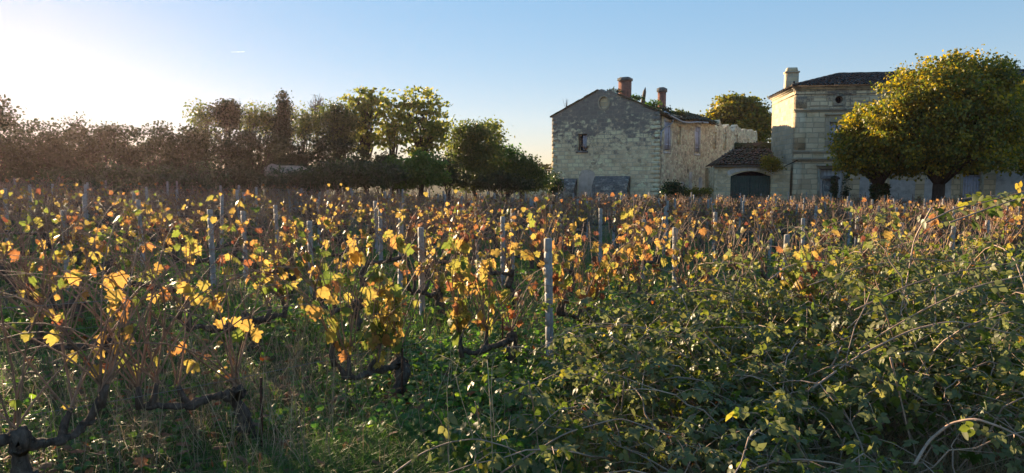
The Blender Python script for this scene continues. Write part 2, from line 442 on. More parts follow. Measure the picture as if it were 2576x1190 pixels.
def brick_mat():
    t = NT('chimney_brick'); st = t.attr('st').outputs['Vector']
    b = t.n('ShaderNodeTexBrick'); t.l(st, b.inputs['Vector']); b.inputs['Scale'].default_value = 1
    b.inputs['Brick Width'].default_value = .23; b.inputs['Row Height'].default_value = .075; b.inputs['Mortar Size'].default_value = .007
    b.inputs['Color1'].default_value = (.22, .075, .05, 1); b.inputs['Color2'].default_value = (.32, .12, .075, 1); b.inputs['Mortar'].default_value = (.3, .25, .2, 1)
    c = t.mix(b.outputs['Color'], (.07, .06, .055), t.ramp(t.noise(2.5, 7, st, .7), [(.48, 0.), (.68, .85)]))
    return t.done(t.principled(c, .9, t.bump(b.outputs['Fac'], -.4, .01), .15))
M['brick'] = brick_mat()
def soil_mat():
    t = NT('vineyard_soil'); geo = t.n('ShaderNodeNewGeometry').outputs['Position']
    a = t.noise(1.2, 6, geo, .65); b = t.noise(14, 6, geo, .7)
    c = t.ramp(b, [(.3, (.07, .053, .033)), (.7, (.18, .135, .085))])
    c = t.mix(c, t.ramp(b, [(.3, (.04, .06, .02)), (.7, (.08, .11, .03))]), t.ramp(a, [(.42, 0.), (.58, 1.)]))
    return t.done(t.principled(c, .95, t.bump(b, .8, .03), .1))
M['soil'] = soil_mat()
# ------------------------------------------------------------------ ground, sky, light
def make_ground():
    def axis(lo, hi, step, far):
        a = list(np.arange(lo, hi + 1e-6, step)); g = step
        while a[-1] < far: g *= 1.45; a.append(a[-1] + g)
        g = step
        while a[0] > -far: g *= 1.45; a.insert(0, a[0] - g)
        return np.array(a)
    X = axis(-45, 50, .5, 3000); Y = axis(-6, 62, .4, 3000)
    gx, gy = np.meshgrid(X, Y)
    Z = gz(gx, gy) - .02
    Z = Z - np.clip(np.hypot(gx, gy) - 130, 0, None) * .012       # the land falls away beyond the estate
    V = np.stack([gx, gy, Z], -1).reshape(-1, 3)
    ny, nx = gx.shape
    i = (np.arange(ny - 1)[:, None] * nx + np.arange(nx - 1)[None]).ravel()
    mb = MB(); mb.add(V, np.stack([i, i + 1, i + nx + 1, i + nx], -1))
    o = mb.build('ground', M['soil'], None, True); o['kind'] = 'structure'
make_ground()

SUN_AZ, SUN_EL = math.radians(-38.5), math.radians(9.6)
w = bpy.data.worlds.new('World'); SC.world = w; w.use_nodes = True
nt = w.node_tree; bg = nt.nodes['Background']
sky = nt.nodes.new('ShaderNodeTexSky'); sky.sky_type = 'NISHITA'; sky.sun_disc = False
sky.sun_elevation = SUN_EL; sky.sun_rotation = SUN_AZ
sky.altitude = 60; sky.air_density = 1.0; sky.dust_density = 0.05; sky.ozone_density = 3.2
gm = nt.nodes.new('ShaderNodeGamma'); gm.inputs['Gamma'].default_value = .34
hs = nt.nodes.new('ShaderNodeHueSaturation'); hs.inputs['Saturation'].default_value = 2.0
nt.links.new(sky.outputs[0], gm.inputs['Color']); nt.links.new(gm.outputs[0], hs.inputs['Color'])
tn = nt.nodes.new('ShaderNodeMix'); tn.data_type = 'RGBA'; tn.blend_type = 'MULTIPLY'; tn.inputs[0].default_value = 1; tn.inputs[7].default_value = (1.10, .955, .99, 1)
nt.links.new(hs.outputs[0], tn.inputs[6]); nt.links.new(tn.outputs[2], bg.inputs['Color']); bg.inputs['Strength'].default_value = .108
sd = bpy.data.lights.new('sun', 'SUN'); sd.energy = 3.6; sd.angle = math.radians(.5); sd.color = (1.0, .74, .46)
so = bpy.data.objects.new('sun', sd); COL.objects.link(so)
sv = Vector((math.sin(SUN_AZ) * math.cos(SUN_EL), math.cos(SUN_AZ) * math.cos(SUN_EL), math.sin(SUN_EL)))
so.rotation_euler = sv.to_track_quat('Z', 'Y').to_euler(); so.location = (-40, 50, 30)

cd = bpy.data.cameras.new('camera'); cam = bpy.data.objects.new('camera', cd); COL.objects.link(cam)
cd.sensor_width = 36; cd.lens = 36 * F / 2576; cd.clip_start = .1; cd.clip_end = 20000
cam.location = (0, 0, CAMZ); cam.rotation_euler = (PI / 2 - PITCH, 0, 0); SC.camera = cam
SC.view_settings.view_transform = 'Standard'; SC.view_settings.look = 'None'
SC.view_settings.exposure = 2.25; SC.view_settings.gamma = 1
SC.cycles.max_bounces = 7; SC.cycles.transparent_max_bounces = 8; SC.cycles.transmission_bounces = 5; SC.cycles.diffuse_bounces = 4
SC.cycles.use_denoising = True

# pinkish scattering air, added to glow toward the sun like lens flare
HAZE = True
if HAZE:
    mb = MB(); box(mb, (0, 0, 0), (1, 0, 0), (0, 1, 0), (-60, 75), (-3.5, 14), (-8, 110))
    t = NT('flare_glow_haze'); v = t.n('ShaderNodeVolumePrincipled')
    v.inputs['Color'].default_value = (.98, .74, .82, 1); v.inputs['Density'].default_value = .00018; v.inputs['Anisotropy'].default_value = .72
    t.l(v.outputs[0], t.out.inputs['Volume'])
    o = mb.build('haze', t.m); o['kind'] = 'stuff'; o['label'] = 'pink haze added over the vineyard for the flare glow toward the sun'

def vapour_mat():
    t = NT('vapour'); v = t.n('ShaderNodeVolumePrincipled'); v.inputs['Color'].default_value = (1, 1, 1, 1)
    v.inputs['Density'].default_value = .010; v.inputs['Anisotropy'].default_value = .3; t.l(v.outputs[0], t.out.inputs['Volume']); return t.m
# a vapour trail high in the sky
mb = MB(); a_, b_ = at(580, 131, 6000), at(617, 130, 6000)
k = np.linspace(0, 1, 14)[:, None]
tube(mb, a_ + (b_ - a_) * k, np.interp(k[:, 0], [0, .1, .9, 1], [.6, 4, 5.5, 1.5]) * (1 + .15 * RNG.standard_normal(14)), 8)
tag(build_at(mb, 'vapour_trail', vapour_mat(), a_, True), 'short white vapour trail high in the blue sky', 'vapour trail')

# ------------------------------------------------------------------ roofs of half-round tiles
def tile_field(mb, O, U, D, N, w, l, keep=None, cw=.23, ch=.36, wob=.015, under=True):
    """O upper corner, U along the eave, D down the slope, N out of the slope"""
    O, U, D, N = (np.asarray(v, float) for v in (O, U, D, N))
    nu, nd = max(1, int(w / cw)), max(1, int(l / ch))
    a = np.linspace(0, PI, 5)
    for j in range(nd):
        for i in range(nu):
            s, d = (i + .5) * cw, j * ch
            if keep is not None and not keep(s, d + ch * .5): continue
            js, jd, jn, ja = RNG.standard_normal(4) * (wob, wob * 1.5, wob * .7, .03)
            V = []; S = []
            for e, (dd, r, up) in enumerate(((0, cw * .40, 0), (ch * 1.12, cw * .50, .035))):
                for t in a:
                    V.append(O + (s + js + r * math.cos(t) + dd * ja) * U + (d + jd + dd) * D + (jn + up + r * .75 * math.sin(t)) * N)
                    S.append((s + r * math.cos(t), -(d + dd), 0))
            f = [(k, k + 1, k + 6, k + 5) for k in range(4)]
            mb.add(V, [np.array(f), np.array([(9, 8, 7, 6, 5)])], RNG.random(), 0, S)

def roof_sheet(mb, pts, th=.06, rnd=.2):
    P = np.array(pts, float); n = len(P)
    nn = unit(np.cross(P[1] - P[0], P[2] - P[0])) * th
    mb.add(np.concatenate([P, P - nn]), [np.array([list(range(n)), list(range(n, 2 * n))[::-1]]), np.array([(i, n + i, n + (i + 1) % n, (i + 1) % n) for i in range(n)])], rnd)

ZV = np.array([0, 0, 1.])
# ------------------------------------------------------------------ the ruined stone house with the gable
def stone_house():
    aU = np.array([.551, .835, 0]); bU = np.array([.835, -.551, 0])          # along the side wall / along the gable, to the right
    Cr = np.array([10.55, 50, 0]); W = 8.88; Lf = Cr - W * bU
    gN = np.cross(bU, ZV); sN = np.cross(aU, ZV)
    base = Cr - W / 2 * bU; base[2] = float(gz(base[0], base[1]))
    h = thing('stone_house', 'ruined stone house with blackened gable and two brick chimneys', 'house', base)
    # gable wall
    s0, s1 = W - 6.6, W - 5.8
    out = [(0, -.9), (W, -.9), (W, 6.55), (W - .5, 6.72), (W - 1.2, 7.05), (W - 2.2, 7.5), (W - 2.9, 7.78), (W - 3.3, 7.92), (W - 3.7, 8.30), (W - 4.1, 8.34), (W - 4.3, 8.2), (W - 4.62, 8.44), (W - 4.9, 8.38), (3.2, 8.0), (0, 6.6)]
    mb = MB(); slab(mb, Lf, bU, gN, out, [rect(s0, s1, 3.88, 5.17), circ(W - 4.4, 7.42, .40, 20, .46)], -.55, 0)
    g = mb.build('gable_wall', M['gable'], h, label='blackened gable wall with one small window')
    mb = MB(); slab(mb, Lf, bU, gN, circ(W - 4.4, 7.42, .50, 22, .56), [circ(W - 4.4, 7.42, .39, 22, .45)], -.06, .05)
    r = mb.build('roundel', M['trim'], h)
    mb = MB(); slab(mb, Lf, bU, gN, circ(W - 4.4, 7.42, .395, 20, .455), [], -.3, -.14)
    mb.build('infill', M['gatewall'], r)
    # quoins at both corners
    mb, mq = MB(), MB()
    for i in range(23):
        l_ = .5 if i % 2 else .3
        box(mb, Lf, bU, gN, (-.004, l_), (-.8 + i * .32, -.8 + i * .32 + .305), (-.2, .004), RNG.random())
        box(mq, Lf, bU, gN, (W - l_ - .1, W + .004), (-.8 + i * .32, -.8 + i * .32 + .305), (-.3, .004), RNG.random())
    mb.build('quoins', M['gable'], h); mq.build('quoins', M['gable'], h)
    mb = MB()
    for (sa, za), (sb, zb) in (((-.15, 6.52), (3.2, 8.0)), ((3.22, 8.0), (W - 4.92, 8.36)), ((W - 3.3, 7.92), (W - 1.2, 7.05)), ((W - 1.18, 7.05), (W + .12, 6.52))):
        n = max(2, int((sb - sa) / .34))
        for i in range(n):
            x0 = sa + (sb - sa) * i / n; x1 = sa + (sb - sa) * (i + .94) / n
            z0 = za + (zb - za) * i / n; z1 = za + (zb - za) * (i + .94) / n; j = RNG.random() * .04
            slab(mb, Lf, bU, gN, [(x0, z0 + .003), (x1, z1 + .003), (x1, z1 + .09 + j), (x0, z0 + .09 + j)], [], -.6, .07 + j * .5, RNG.random())
    mb.build('verge', M['mossy'], h)
    # small window in the gable
    mb = MB()
    for x0, x1, z0, z1 in ((s0, s0 + .06, 3.88, 5.17), (s1 - .06, s1, 3.88, 5.17), (s0 + .06, s1 - .06, 5.10, 5.17)): box(mb, Lf, bU, gN, (x0 + .003, x1 - .003), (z0 + .003, z1 - .003), (-.36, -.26))
    wi = mb.build('window', M['wood'], h)
    mb = MB(); box(mb, Lf, bU, gN, (s0 + .07, s1 - .07), (3.9, 5.1), (-.5, -.45)); mb.build('dark_backing', M['dark'], wi)  # black panel stands in for the unlit room behind
    mb = MB()
    for i in range(3): box(mb, Lf, bU, gN, (s0 + .30 + i * .13, s0 + .42 + i * .13), (3.95, 5.05), (-.34, -.31))
    mb.build('shutter', M['shutter'], wi)
    mb = MB(); box(mb, Lf, bU, gN, (s0 - .12, s1 + .12), (3.72, 3.875), (-.2, .07)); mb.build('sill', M['apron'], wi)
    # sloping aprons at the foot of the gable, plaster patch of the walled-up door
    for x0, x1, top in ((W - 5.05, W - 2.17, 1.95), (W - 8.4, W - 6.58, 1.75)):
        mb = MB()
        O = Lf + gN * .005
        V = []; st = []
        n = 8
        for i in range(n + 1):
            s = x0 + (x1 - x0) * i / n
            for d, z in ((0, top), (.10, top + .02 - .1 * RNG.random()), (.55, top - .75 + .05 * RNG.random()), (.62, -.9), (0, -.9)):
                V.append(O + s * bU + d * gN + z * ZV); st.append((s, z - d, 0))
        f = []
        for i in range(n):
            for q in range(4): f.append((i * 5 + q, i * 5 + q + 1, i * 5 + q + 6, i * 5 + q + 5))
        mb.add(V, [np.array(f), np.array([(0, 1, 2, 3, 4), tuple(n * 5 + q for q in (4, 3, 2, 1, 0))])], .5, 0, st)
        mb.build('buttress', M['apron'], h)
    mb = MB(); slab(mb, Lf, bU, gN, [(W - 6.5, -.8), (W - 5.15, -.8), (W - 5.1, 2.2), (W - 5.5, 2.45), (W - 6.2, 2.4), (W - 6.45, 2.0)], [], -.02, .012)
    mb.build('plaster_patch', M['plaster'], h)
    # side wall, roofless beyond the first rooms
    tops = [(27.3, 6.15)]
    for t in np.arange(26.9, 12.6, -.55):
        tops.append((t, 6.5 + .16 * math.sin(t * 2.3) + .14 * RNG.standard_normal() - (.25 if 17 < t < 19 else 0)))
    tops += [(12.4, 6.60), (0.01, 6.5)]
    Os = Cr + aU * .02
    holes = [rect(1.0, 2.15, 3.87, 5.92), rect(7.7, 8.9, 3.87, 5.92)]
    slits = [(4.07, .7, 4.35, 5.75), (12.9, .9, 4.25, 5.75), (15.9, 1.0, 4.25, 5.8), (19.5, 1.1, 4.25, 5.8), (23.6, 1.1, 4.4, 5.6)]
    for c, w_, z0, z1 in slits: holes.append(rect(c - w_ / 2, c + w_ / 2, z0, z1))
    mb = MB(); slab(mb, Os, aU, sN, [(0, -.9), (27.3, -.9)] + tops, holes, -.55, 0)
    sw = mb.build('side_wall', M['side'], h, label='long roofless rubble side wall')
    for c, w_, z0, z1 in slits:
        mb = MB(); box(mb, Os, aU, sN, (c - w_ / 2 + .003, c + w_ / 2 - .003), (z0 + .003, z1 - .003), (-.4, -.09))
        mb.build('walled_up_window', M['side'], sw)
    for c in (1.575, 8.3):
        mb = MB()
        for x0, x1, z0, z1 in ((c - .74, c - .58, 3.75, 5.92), (c + .61, c + .77, 3.75, 5.92), (c - .74, c + .77, 5.923, 6.2), (c - .74, c + .77, 3.60, 3.747)):
            box(mb, Os, aU, sN, (x0, x1), (z0, z1), (-.2, .025))
        wi = mb.build('window', M['paleplaster'], sw)
        mb = MB(); box(mb, Os, aU, sN, (c - .57, c + .58), (3.88, 5.9), (-.54, -.5)); mb.build('dark_backing', M['dark'], wi)  # black panel in place of the shaded interior
        for sgn in (-1, 1):                                                  # two shutters standing a little ajar
            mb = MB()
            ang = .35 if sgn < 0 else .42
            hinge = Os + aU * (c + sgn * .56) + sN * -.03
            du = -sgn * aU * math.cos(ang) + sN * math.sin(ang) * .55
            nn = np.cross(du, ZV) * -sgn
            for i in range(4): box(mb, hinge, unit(du), unit(nn), (.005 + i * .132, .128 + i * .132), (3.9, 5.88), (-.02, .02), RNG.random())
            for z in (4.2, 5.55): box(mb, hinge, unit(du), unit(nn), (.02, .5), (z, z + .09), (.021, .045))
            mb.build('shutter', M['shutter'], wi)
    # faded plaster strips and near-black discs for vents near the foot of the side wall
    for t, w_, z0, z1, m in ((2.3, 1.6, -.8, 1.55, 'plaster'), (5.0, .6, -.8, 1.5, 'greyplaster'), (6.9, .8, -.8, 2.35, 'paleplaster'), (9.3, 1.0, -.8, 1.9, 'greyplaster'), (11.9, .9, -.8, 1.6, 'paleplaster'), (13.6, .7, -.8, 1.7, 'paleplaster')):
        mb = MB(); e = RNG.random(6) * .12
        slab(mb, Os, aU, sN, [(t - w_ / 2, z0), (t + w_ / 2, z0), (t + w_ / 2 - e[0], z1 - .4), (t + w_ / 2 - e[1], z1 - e[2]), (t - w_ / 2 + e[3], z1 - e[4]), (t - w_ / 2 + e[5], z1 - .5)], [], -.02, .01)
        mb.build('plaster_strip', M[m], sw)
    for t, z in ((6.2, 2.35), (12.2, 2.7)):
        mb = MB(); slab(mb, Os, aU, sN, circ(t, z, .13, 7, .17), [], -.02, .008); mb.build('dark_vent_disc', M['dark'], sw)  # flat near-black disc stands in for the shade inside a vent
    # the rest of the shell: far gable, left wall and the left slope of the roof
    mb = MB(); slab(mb, Lf + aU * .56, aU, np.cross(aU, ZV), rect(0, 26.5, -.9, 6.3), [], 0, .55)
    mb.build('rear_wall', M['side'], h)
    e0 = Lf + aU * .6 - bU * .2 + ZV * 6.5; slope = unit(bU * 4.44 + ZV * 1.9)
    mb = MB(); roof_sheet(mb, [e0, e0 + slope * 3.3, e0 + slope * 3.3 + aU * 11, e0 + aU * 11]); mb.build('left_roof', M['mossy'], h)
    # sagging right slope, its tiles slipping
    up = unit(-bU * 4.44 + ZV * 1.9); dn = -up; nn = np.cross(aU, up)
    if nn[2] < 0: nn = -nn
    O = Cr + bU * .35 + ZV * 6.42 + up * 1.75
    mb = MB()
    for k in range(14):
        s0_ = k * .92; sag = -.20 * math.sin(PI * min(1, (k + .5) / 7)) + (.06 if k > 9 else 0)
        L_ = 1.75 - (.35 if k in (3, 8) else 0) - (.5 if k > 11 else 0)
        tile_field(mb, O + aU * s0_ + ZV * sag + dn * (1.75 - L_), aU, dn, nn, .93, L_ + .15, lambda s, d: RNG.random() > .07, wob=.03)
        q = O + aU * s0_ + ZV * (sag - .02)
        roof_sheet(mb, [q + dn * 1.75, q + dn * 1.75 + aU * .9, q + aU * .9 + dn * .1 * RNG.random(), q + dn * .15 * RNG.random()], .07)
    rf = mb.build('roof', M['mossy'], h, label='sagging mossy strip of tiled roof')
    mb = MB()
    for k in range(9):
        p = O + dn * 1.5 + aU * (.6 + k * 1.45) - nn * .10; box(mb, p, aU, nn, (0, .09), (0, .001), (0, .001))
        tube(mb, [p + up * 1.2, p + dn * (.35 + .3 * RNG.random())], .05, 4)
    mb.build('rafter', M['wood'], rf)
    mb = MB()
    gp = [Cr + aU * t + bU * .42 + ZV * z for t, z in ((-.1, 6.5), (1.2, 6.28), (3.5, 6.02), (5.0, 6.05), (7.0, 6.22), (9.6, 6.33))]
    tube(mb, gp, .075, 7); gu = mb.build('gutter', M['zinc'], h)
    mb = MB()
    tube(mb, [Cr + aU * 1.75 + bU * .38 + ZV * 6.2, Cr + aU * 1.75 + bU * .30 + ZV * 5.85, Cr + aU * .7 + bU * .1 + ZV * 5.4, Cr + aU * .12 + bU * .09 + ZV * 5.1, Cr + aU * .1 + bU * .09 + ZV * 4.1], .05, 7)
    mb.build('downpipe', M['zinc'], gu)
    # chimneys
    for px, d, w_, dp, z0, z1, cap in ((1571, 53.3, .80, .62, 7.0, 9.12, .2), (1664, 57, .52, .50, 6.2, 8.72, .3)):
        p = at(px, 300, d); p[2] = 0
        mb = MB(); box(mb, p, bU, gN, (-w_ / 2, w_ / 2), (z0, z1), (-dp / 2, dp / 2))
        box(mb, p, bU, gN, (-w_ / 2 - .03, w_ / 2 + .03), (z0 + .1, z0 + .55), (-dp / 2 - .03, dp / 2 + .03))
        c = mb.build('chimney', M['brick'], h)
        mb = MB(); box(mb, p, bU, gN, (-w_ / 2 - .07, w_ / 2 + .07), (z1, z1 + cap), (-dp / 2 - .07, dp / 2 + .07))
        box(mb, p, bU, gN, (-w_ / 2 - .02, w_ / 2 + .02), (z1 + cap, z1 + cap + .09), (-dp / 2 - .02, dp / 2 + .02), taper=.1)
        mb.build('cap', M['apron'], c)
    # broken roof timber standing up through the ruin
    mb = MB(); p = at(1617, 262, 55.5)
    box(mb, p, bU, gN, (-.02, .2), (-.4, .25), (-.1, .1)); tube(mb, [p + ZV * .1, p + bU * .13 + ZV * .95, p + bU * .2 + ZV * 1.3], [.17, .13, .02], 4)
    tube(mb, [p + bU * .05 + ZV * .2, p + bU * 1.2 - ZV * .35, p + bU * 2.2 - ZV * .8], .07, 4)
    mb.build('broken_timber', M['wood'], h)
    return Lf, Cr, aU, bU, gN, sN
HOUSE = stone_house()

# ------------------------------------------------------------------ gatehouse with the green gate
def gatehouse():
    U = np.array([.989, -.148, 0]); N = np.cross(U, ZV); O = np.array([14.6, 50.1, 0])
    base = O + U * 2.5; base[2] = float(gz(base[0], base[1]))
    h = thing('gatehouse', 'low stone gatehouse with mossy tiled roof and green double gate', 'gatehouse', base)
    arch = [(3.92 - 2.78 * i / 10, 1.95 + .36 * math.sin(PI * i / 10)) for i in range(11)]
    mb = MB(); slab(mb, O, U, N, [(0, -.9), (1.14, -.9)] + arch[::-1] + [(3.92, -.9), (5.22, -.9), (5.22, 2.75), (4.6, 2.85), (3.9, 2.62), (0, 2.66)], [], -.45, 0)
    mb.build('front_wall', M['gatewall'], h)
    mb = MB()
    for i in range(9):
        a0, a1 = .25 + i * .33 / 1.13, .25 + (i + .93) * .33 / 1.13
        pts = [(2.53 - 1.55 * math.cos(a) * 1.0, 1.86 + .50 * math.sin(a)) for a in (a0, a1)]
        q = [(2.53 - 1.75 * math.cos(a), 2.08 + .62 * math.sin(a)) for a in (a1, a0)]
        slab(mb, O, U, N, [pts[0], pts[1], q[0], q[1]], [], -.3, .03, RNG.random())
    mb.build('arch', M['paleplaster'], h)
    for a, b in ((1.16, 2.52), (2.54, 3.90)):
        mb = MB(); n = 9
        for i in range(n): box(mb, O, U, N, (a + (b - a) * i / n, a + (b - a) * (i + .93) / n), (-.6, 1.97 + .02 * RNG.random()), (-.22, -.17 + .012 * (i % 2)))
        for z in (-.1, 1.3): box(mb, O, U, N, (a, b), (z, z + .12), (-.26, -.221))
        mb.build('gate_leaf', M['gate'], h)
    mb = MB(); box(mb, O, U, N, (1.1, 3.95), (-.6, 2.4), (-.9, -.85)); mb.build('dark_gate_backing', M['dark'], h)  # black sheet behind the gate, painted in for the passage's shade
    # roof: front slope and left hip
    e = O + ZV * 2.72 + N * .25; up = unit(-N * 3.0 + ZV * 1.22); nn = np.cross(U, up); L = 3.35
    mb = MB(); tile_field(mb, e + up * L, U, -up, nn, 4.4, L, lambda s, d: s > (1 - d / L) * 1.75 - .1 and RNG.random() > .03 and not (s > 3.2 and d > 2.4), wob=.025)
    roof_sheet(mb, [e, e + U * 4.3, e + U * 4.3 + up * L, e + U * 1.7 + up * L])
    roof_sheet(mb, [e, e + U * 1.7 + up * L, e - N * 5.5 + U * .0])
    mb.build('roof', M['tiles'], h)
    mb = MB(); r0, r1 = at(1848, 377, 54.0), at(1940, 377, 53.4); d = unit((r1 - r0) * (1, 1, 0)); n2 = np.cross(d, ZV)
    tile_field(mb, r0 * (1, 1, 0) + ZV * 4.55 - n2 * .5, d, unit(n2 - ZV * .9), unit(n2 * .9 + ZV), np.linalg.norm(r1 - r0), .95, wob=.03)
    box(mb, r0 * (1, 1, 0), d, n2, (0, np.linalg.norm(r1 - r0)), (3.0, 4.5), (-.6, -.1))
    mb.build('upper_roof', M['mossy'], h)
    mb = MB(); box(mb, O, U, N, (-.1, 4.3), (2.60, 2.69), (.02, .30)); mb.build('eave_board', M['wood'], h)
    # rear part so that the roof is carried
    mb = MB(); box(mb, O, U, N, (.02, 5.2), (-.9, 2.55), (-5.5, -5.0)); box(mb, O, U, N, (0.01, .4), (-.9, 2.6), (-4.95, -.46)); mb.build('rear_wall', M['side'], h)
gatehouse()

# ------------------------------------------------------------------ manor house
def manor():
    U = np.array([.989, -.148, 0]); N = np.cross(U, ZV); K = np.array([19.9, 49.2, 0])
    sU = np.array([-.148, -.989, 0]); sN = np.cross(sU, ZV); B = K - sU * 7.4
    base = K + U * 10 - N * 3; base[2] = float(gz(base[0], base[1]))
    h = thing('manor_house', 'tall stone manor with round attic window and dark hipped roof', 'house', base)
    LEN = 27
    wins = [2.87 + 4.6 * i for i in range(6)]
    holes = []
    for i, c in enumerate(wins):
        holes += [circ(c, 7.26, .26), rect(c - .55, c + .55, 3.86, 5.72)]
    doors = [(1.83, 3.42, 2.46), (11.13, 12.28, 2.45)]
    out = [(0, -1), (1.83, -1), (1.83, 2.46), (3.42, 2.46), (3.42, -1), (11.13, -1), (11.13, 2.45), (12.28, 2.45), (12.28, -1), (LEN, -1), (LEN, 7.95), (0, 7.95)]
    mb = MB(); slab(mb, K, U, N, out, holes, -.5, 0); fw = mb.build('front_wall', M['manor'], h)
    mb = MB(); slab(mb, B, sU, sN, rect(0, 7.39, -1, 7.95), [], -.5, 0); sw = mb.build('side_wall', M['manorside'], h)
    mb = MB(); slab(mb, K + U * LEN, -sU, np.cross(-sU, ZV), rect(0, 7.4, -1, 7.95), [], 0, .5)
    slab(mb, B, U, N, rect(.5, LEN, -1, 7.95), [], 0, .5); mb.build('rear_wall', M['manorside'], h)
    # cornice and string courses, wrapping the corner
    mb = MB()
    for z0, z1, d in ((7.953, 8.06, .10), (8.06, 8.20, .22), (7.62, 7.70, .05)):
        box(mb, K, U, N, (-d, LEN), (z0, z1), (-.3, d)); box(mb, B, sU, sN, (0, 7.397 - .3), (z0, z1), (-.3, d))
    mb.build('cornice', M['trim'], h)
    for z0, z1, d in ((6.52, 6.66, .10), (3.62, 3.76, .06), (3.1, 3.26, .16)):
        mb = MB(); box(mb, K, U, N, (-d, LEN), (z0, z1), (-.003, d)); box(mb, K, U, N, (-d * .5, LEN), (z0 - .10, z0), (-.003, d * .5)); mb.build('string_course', M['trim'], h)
    # raised corner strips and panels of the front
    mb = MB()
    for s0, s1, z0, z1 in ((.01, .75, 3.77, 6.5), (.01, .75, 6.67, 7.6), (.01, .6, -.9, 3.0)): box(mb, K, U, N, (s0, s1), (z0, z1), (-.003, .035))
    for s in (5.0, 9.6, 14.2, 18.8): box(mb, K, U, N, (s, s + .7), (3.77, 6.5), (-.003, .04))
    mb.build('pilaster', M['manor'], h)
    mb = MB()
    for s0, s1, z0, z1 in ((.95, 2.2, 6.85, 7.45), (3.6, 4.9, 6.85, 7.45)): slab(mb, K, U, N, rect(s0, s1, z0, z1), [rect(s0 + .06, s1 - .06, z0 + .06, z1 - .06)], -.01, .03)
    mb.build('panel_moulding', M['trim'], h)
    for c in wins:
        mb = MB(); slab(mb, K, U, N, circ(c, 7.26, .46, 26), [circ(c, 7.26, .255, 26)], -.02, .05); oc = mb.build('round_window', M['trim'], fw)
        mb = MB(); slab(mb, K, U, N, circ(c, 7.26, .28, 20), [], -.49, -.44); mb.build('dark_backing', M['dark'], oc)  # near-black disc closes the attic window, its colour standing for darkness inside
        mb = MB(); slab(mb, K, U, N, rect(c - .82, c + .82, 3.77, 6.18), [rect(c - .545, c + .545, 3.865, 5.715)], -.02, .045)
        box(mb, K, U, N, (c - .9, c + .9), (6.19, 6.32), (0, .14)); wi = mb.build('window', M['trim'], fw)
        mb = MB(); box(mb, K, U, N, (c - .54, c + .54), (3.88, 5.7), (-.49, -.45)); mb.build('dark_backing', M['dark'], wi)  # black backing imitates the unlit room behind the shutters
        for a in (-1, 1):
            mb = MB()
            for i in range(3): box(mb, K, U, N, tuple(sorted((c + a * (.06 + i * .155), c + a * (.205 + i * .155)))), (3.9, 5.69), (-.24, -.20 + .006 * (i % 2)))
            mb.build('shutter', M['shutter'], wi)
    for i, (a, b, z) in enumerate(doors):
        mb = MB()
        for x0, x1, z0, z1 in ((a - .16, a - .003, -.9, z), (b + .003, b + .16, -.9, z), (a - .16, b + .16, z + .003, z + .2)): box(mb, K, U, N, (x0, x1), (z0, z1), (-.02, .05))
        if i == 0: box(mb, K, U, N, (a - .3, b + .3), (z + .2, z + .3), (-.02, .2))
        do = mb.build('doorway', M['trim'], fw)
        mb = MB(); n = 6; zt = z - .04 if i == 0 else 1.95
        for k_ in range(n): box(mb, K, U, N, (a + (b - a) * k_ / n + .004, a + (b - a) * (k_ + .97) / n), (-.9, zt), (-.22, -.18))
        mb.build('boarded_door', M['shutter'] if i else M['greyplaster'], do)
        mb = MB(); box(mb, K, U, N, (a, b), (-.8, z), (-.48, -.44)); mb.build('dark_backing', M['dark'], do)  # black backing imitates the unlit hall behind the door
        if i:
            mb = MB(); box(mb, K, U, N, (a + .003, b - .003), (1.95, 2.03), (-.25, -.15)); mb.build('transom', M['shutter'], do)
    for a, b, z in ((4.47, 5.39, 1.9), (6.43, 8.1, 1.75), (8.7, 10.4, 1.95), (13.2, 15.4, 2.3), (16.2, 19.0, 2.0)):
        mb = MB(); e = RNG.random(3) * .15
        slab(mb, K, U, N, [(a, -.9), (b, -.9), (b, z - e[0]), (a + (b - a) * .5, z - e[1]), (a, z - e[2])], [], -.02, .012); mb.build('plaster_panel', M['greyplaster'], fw)
    # hipped roof
    rise, run = 1.28, 3.9; eo = .32
    A0 = K - U * eo + N * eo + ZV * 8.2
    up = unit(-N * (run + eo) + ZV * rise); L = math.hypot(run + eo, rise); nn = np.cross(U, up)
    mb = MB(); tile_field(mb, A0 + up * L, U, -up, nn, LEN + .3, L, lambda s, d: s > (1 - d / L) * (run + eo) - .1, cw=.25, ch=.4)
    hip = A0 + up * L + U * (run + eo); Bk = B - U * eo - N * eo + ZV * 8.2
    roof_sheet(mb, [A0, A0 + U * (LEN + .3), A0 + up * L + U * (LEN + .3), hip])
    su = unit(U * (run + eo) + ZV * rise); sn = np.cross(sU, su)
    Q = Bk + su * L
    wd = np.linalg.norm(A0 - Bk)
    tile_field(mb, Q, sU, -su, sn if sn[2] > 0 else -sn, wd, L, lambda s, d: (1 - d / L) * wd / 2 < s < wd - (1 - d / L) * wd / 2, cw=.25, ch=.4)
    roof_sheet(mb, [Bk, A0, hip]); roof_sheet(mb, [Bk + U * (LEN + .3), Bk, hip, A0 + up * L + U * (LEN + .3)])
    rf = mb.build('roof', M['darktiles'], h)
    mb = MB(); k = np.linspace(0, 1, 60)[:, None]
    tube(mb, hip + (U * (LEN - run - eo)) * k + ZV * .05, .12 + .012 * np.sin(np.arange(60) * 2.1), 6)
    tube(mb, A0 + (hip - A0) * k[:24] / k[23] + ZV * .05, .12 + .012 * np.sin(np.arange(24) * 2.1), 6); mb.build('ridge', M['darktiles'], rf)
    p = at(1989, 250, 52.6); p[2] = 0
    mb = MB(); box(mb, p, U, N, (-.44, .44), (7.9, 9.6), (-.35, .35)); box(mb, p, U, N, (-.50, .50), (9.6, 9.72), (-.41, .41)); box(mb, p, U, N, (-.40, .40), (9.72, 10.0), (-.31, .31), taper=.06)
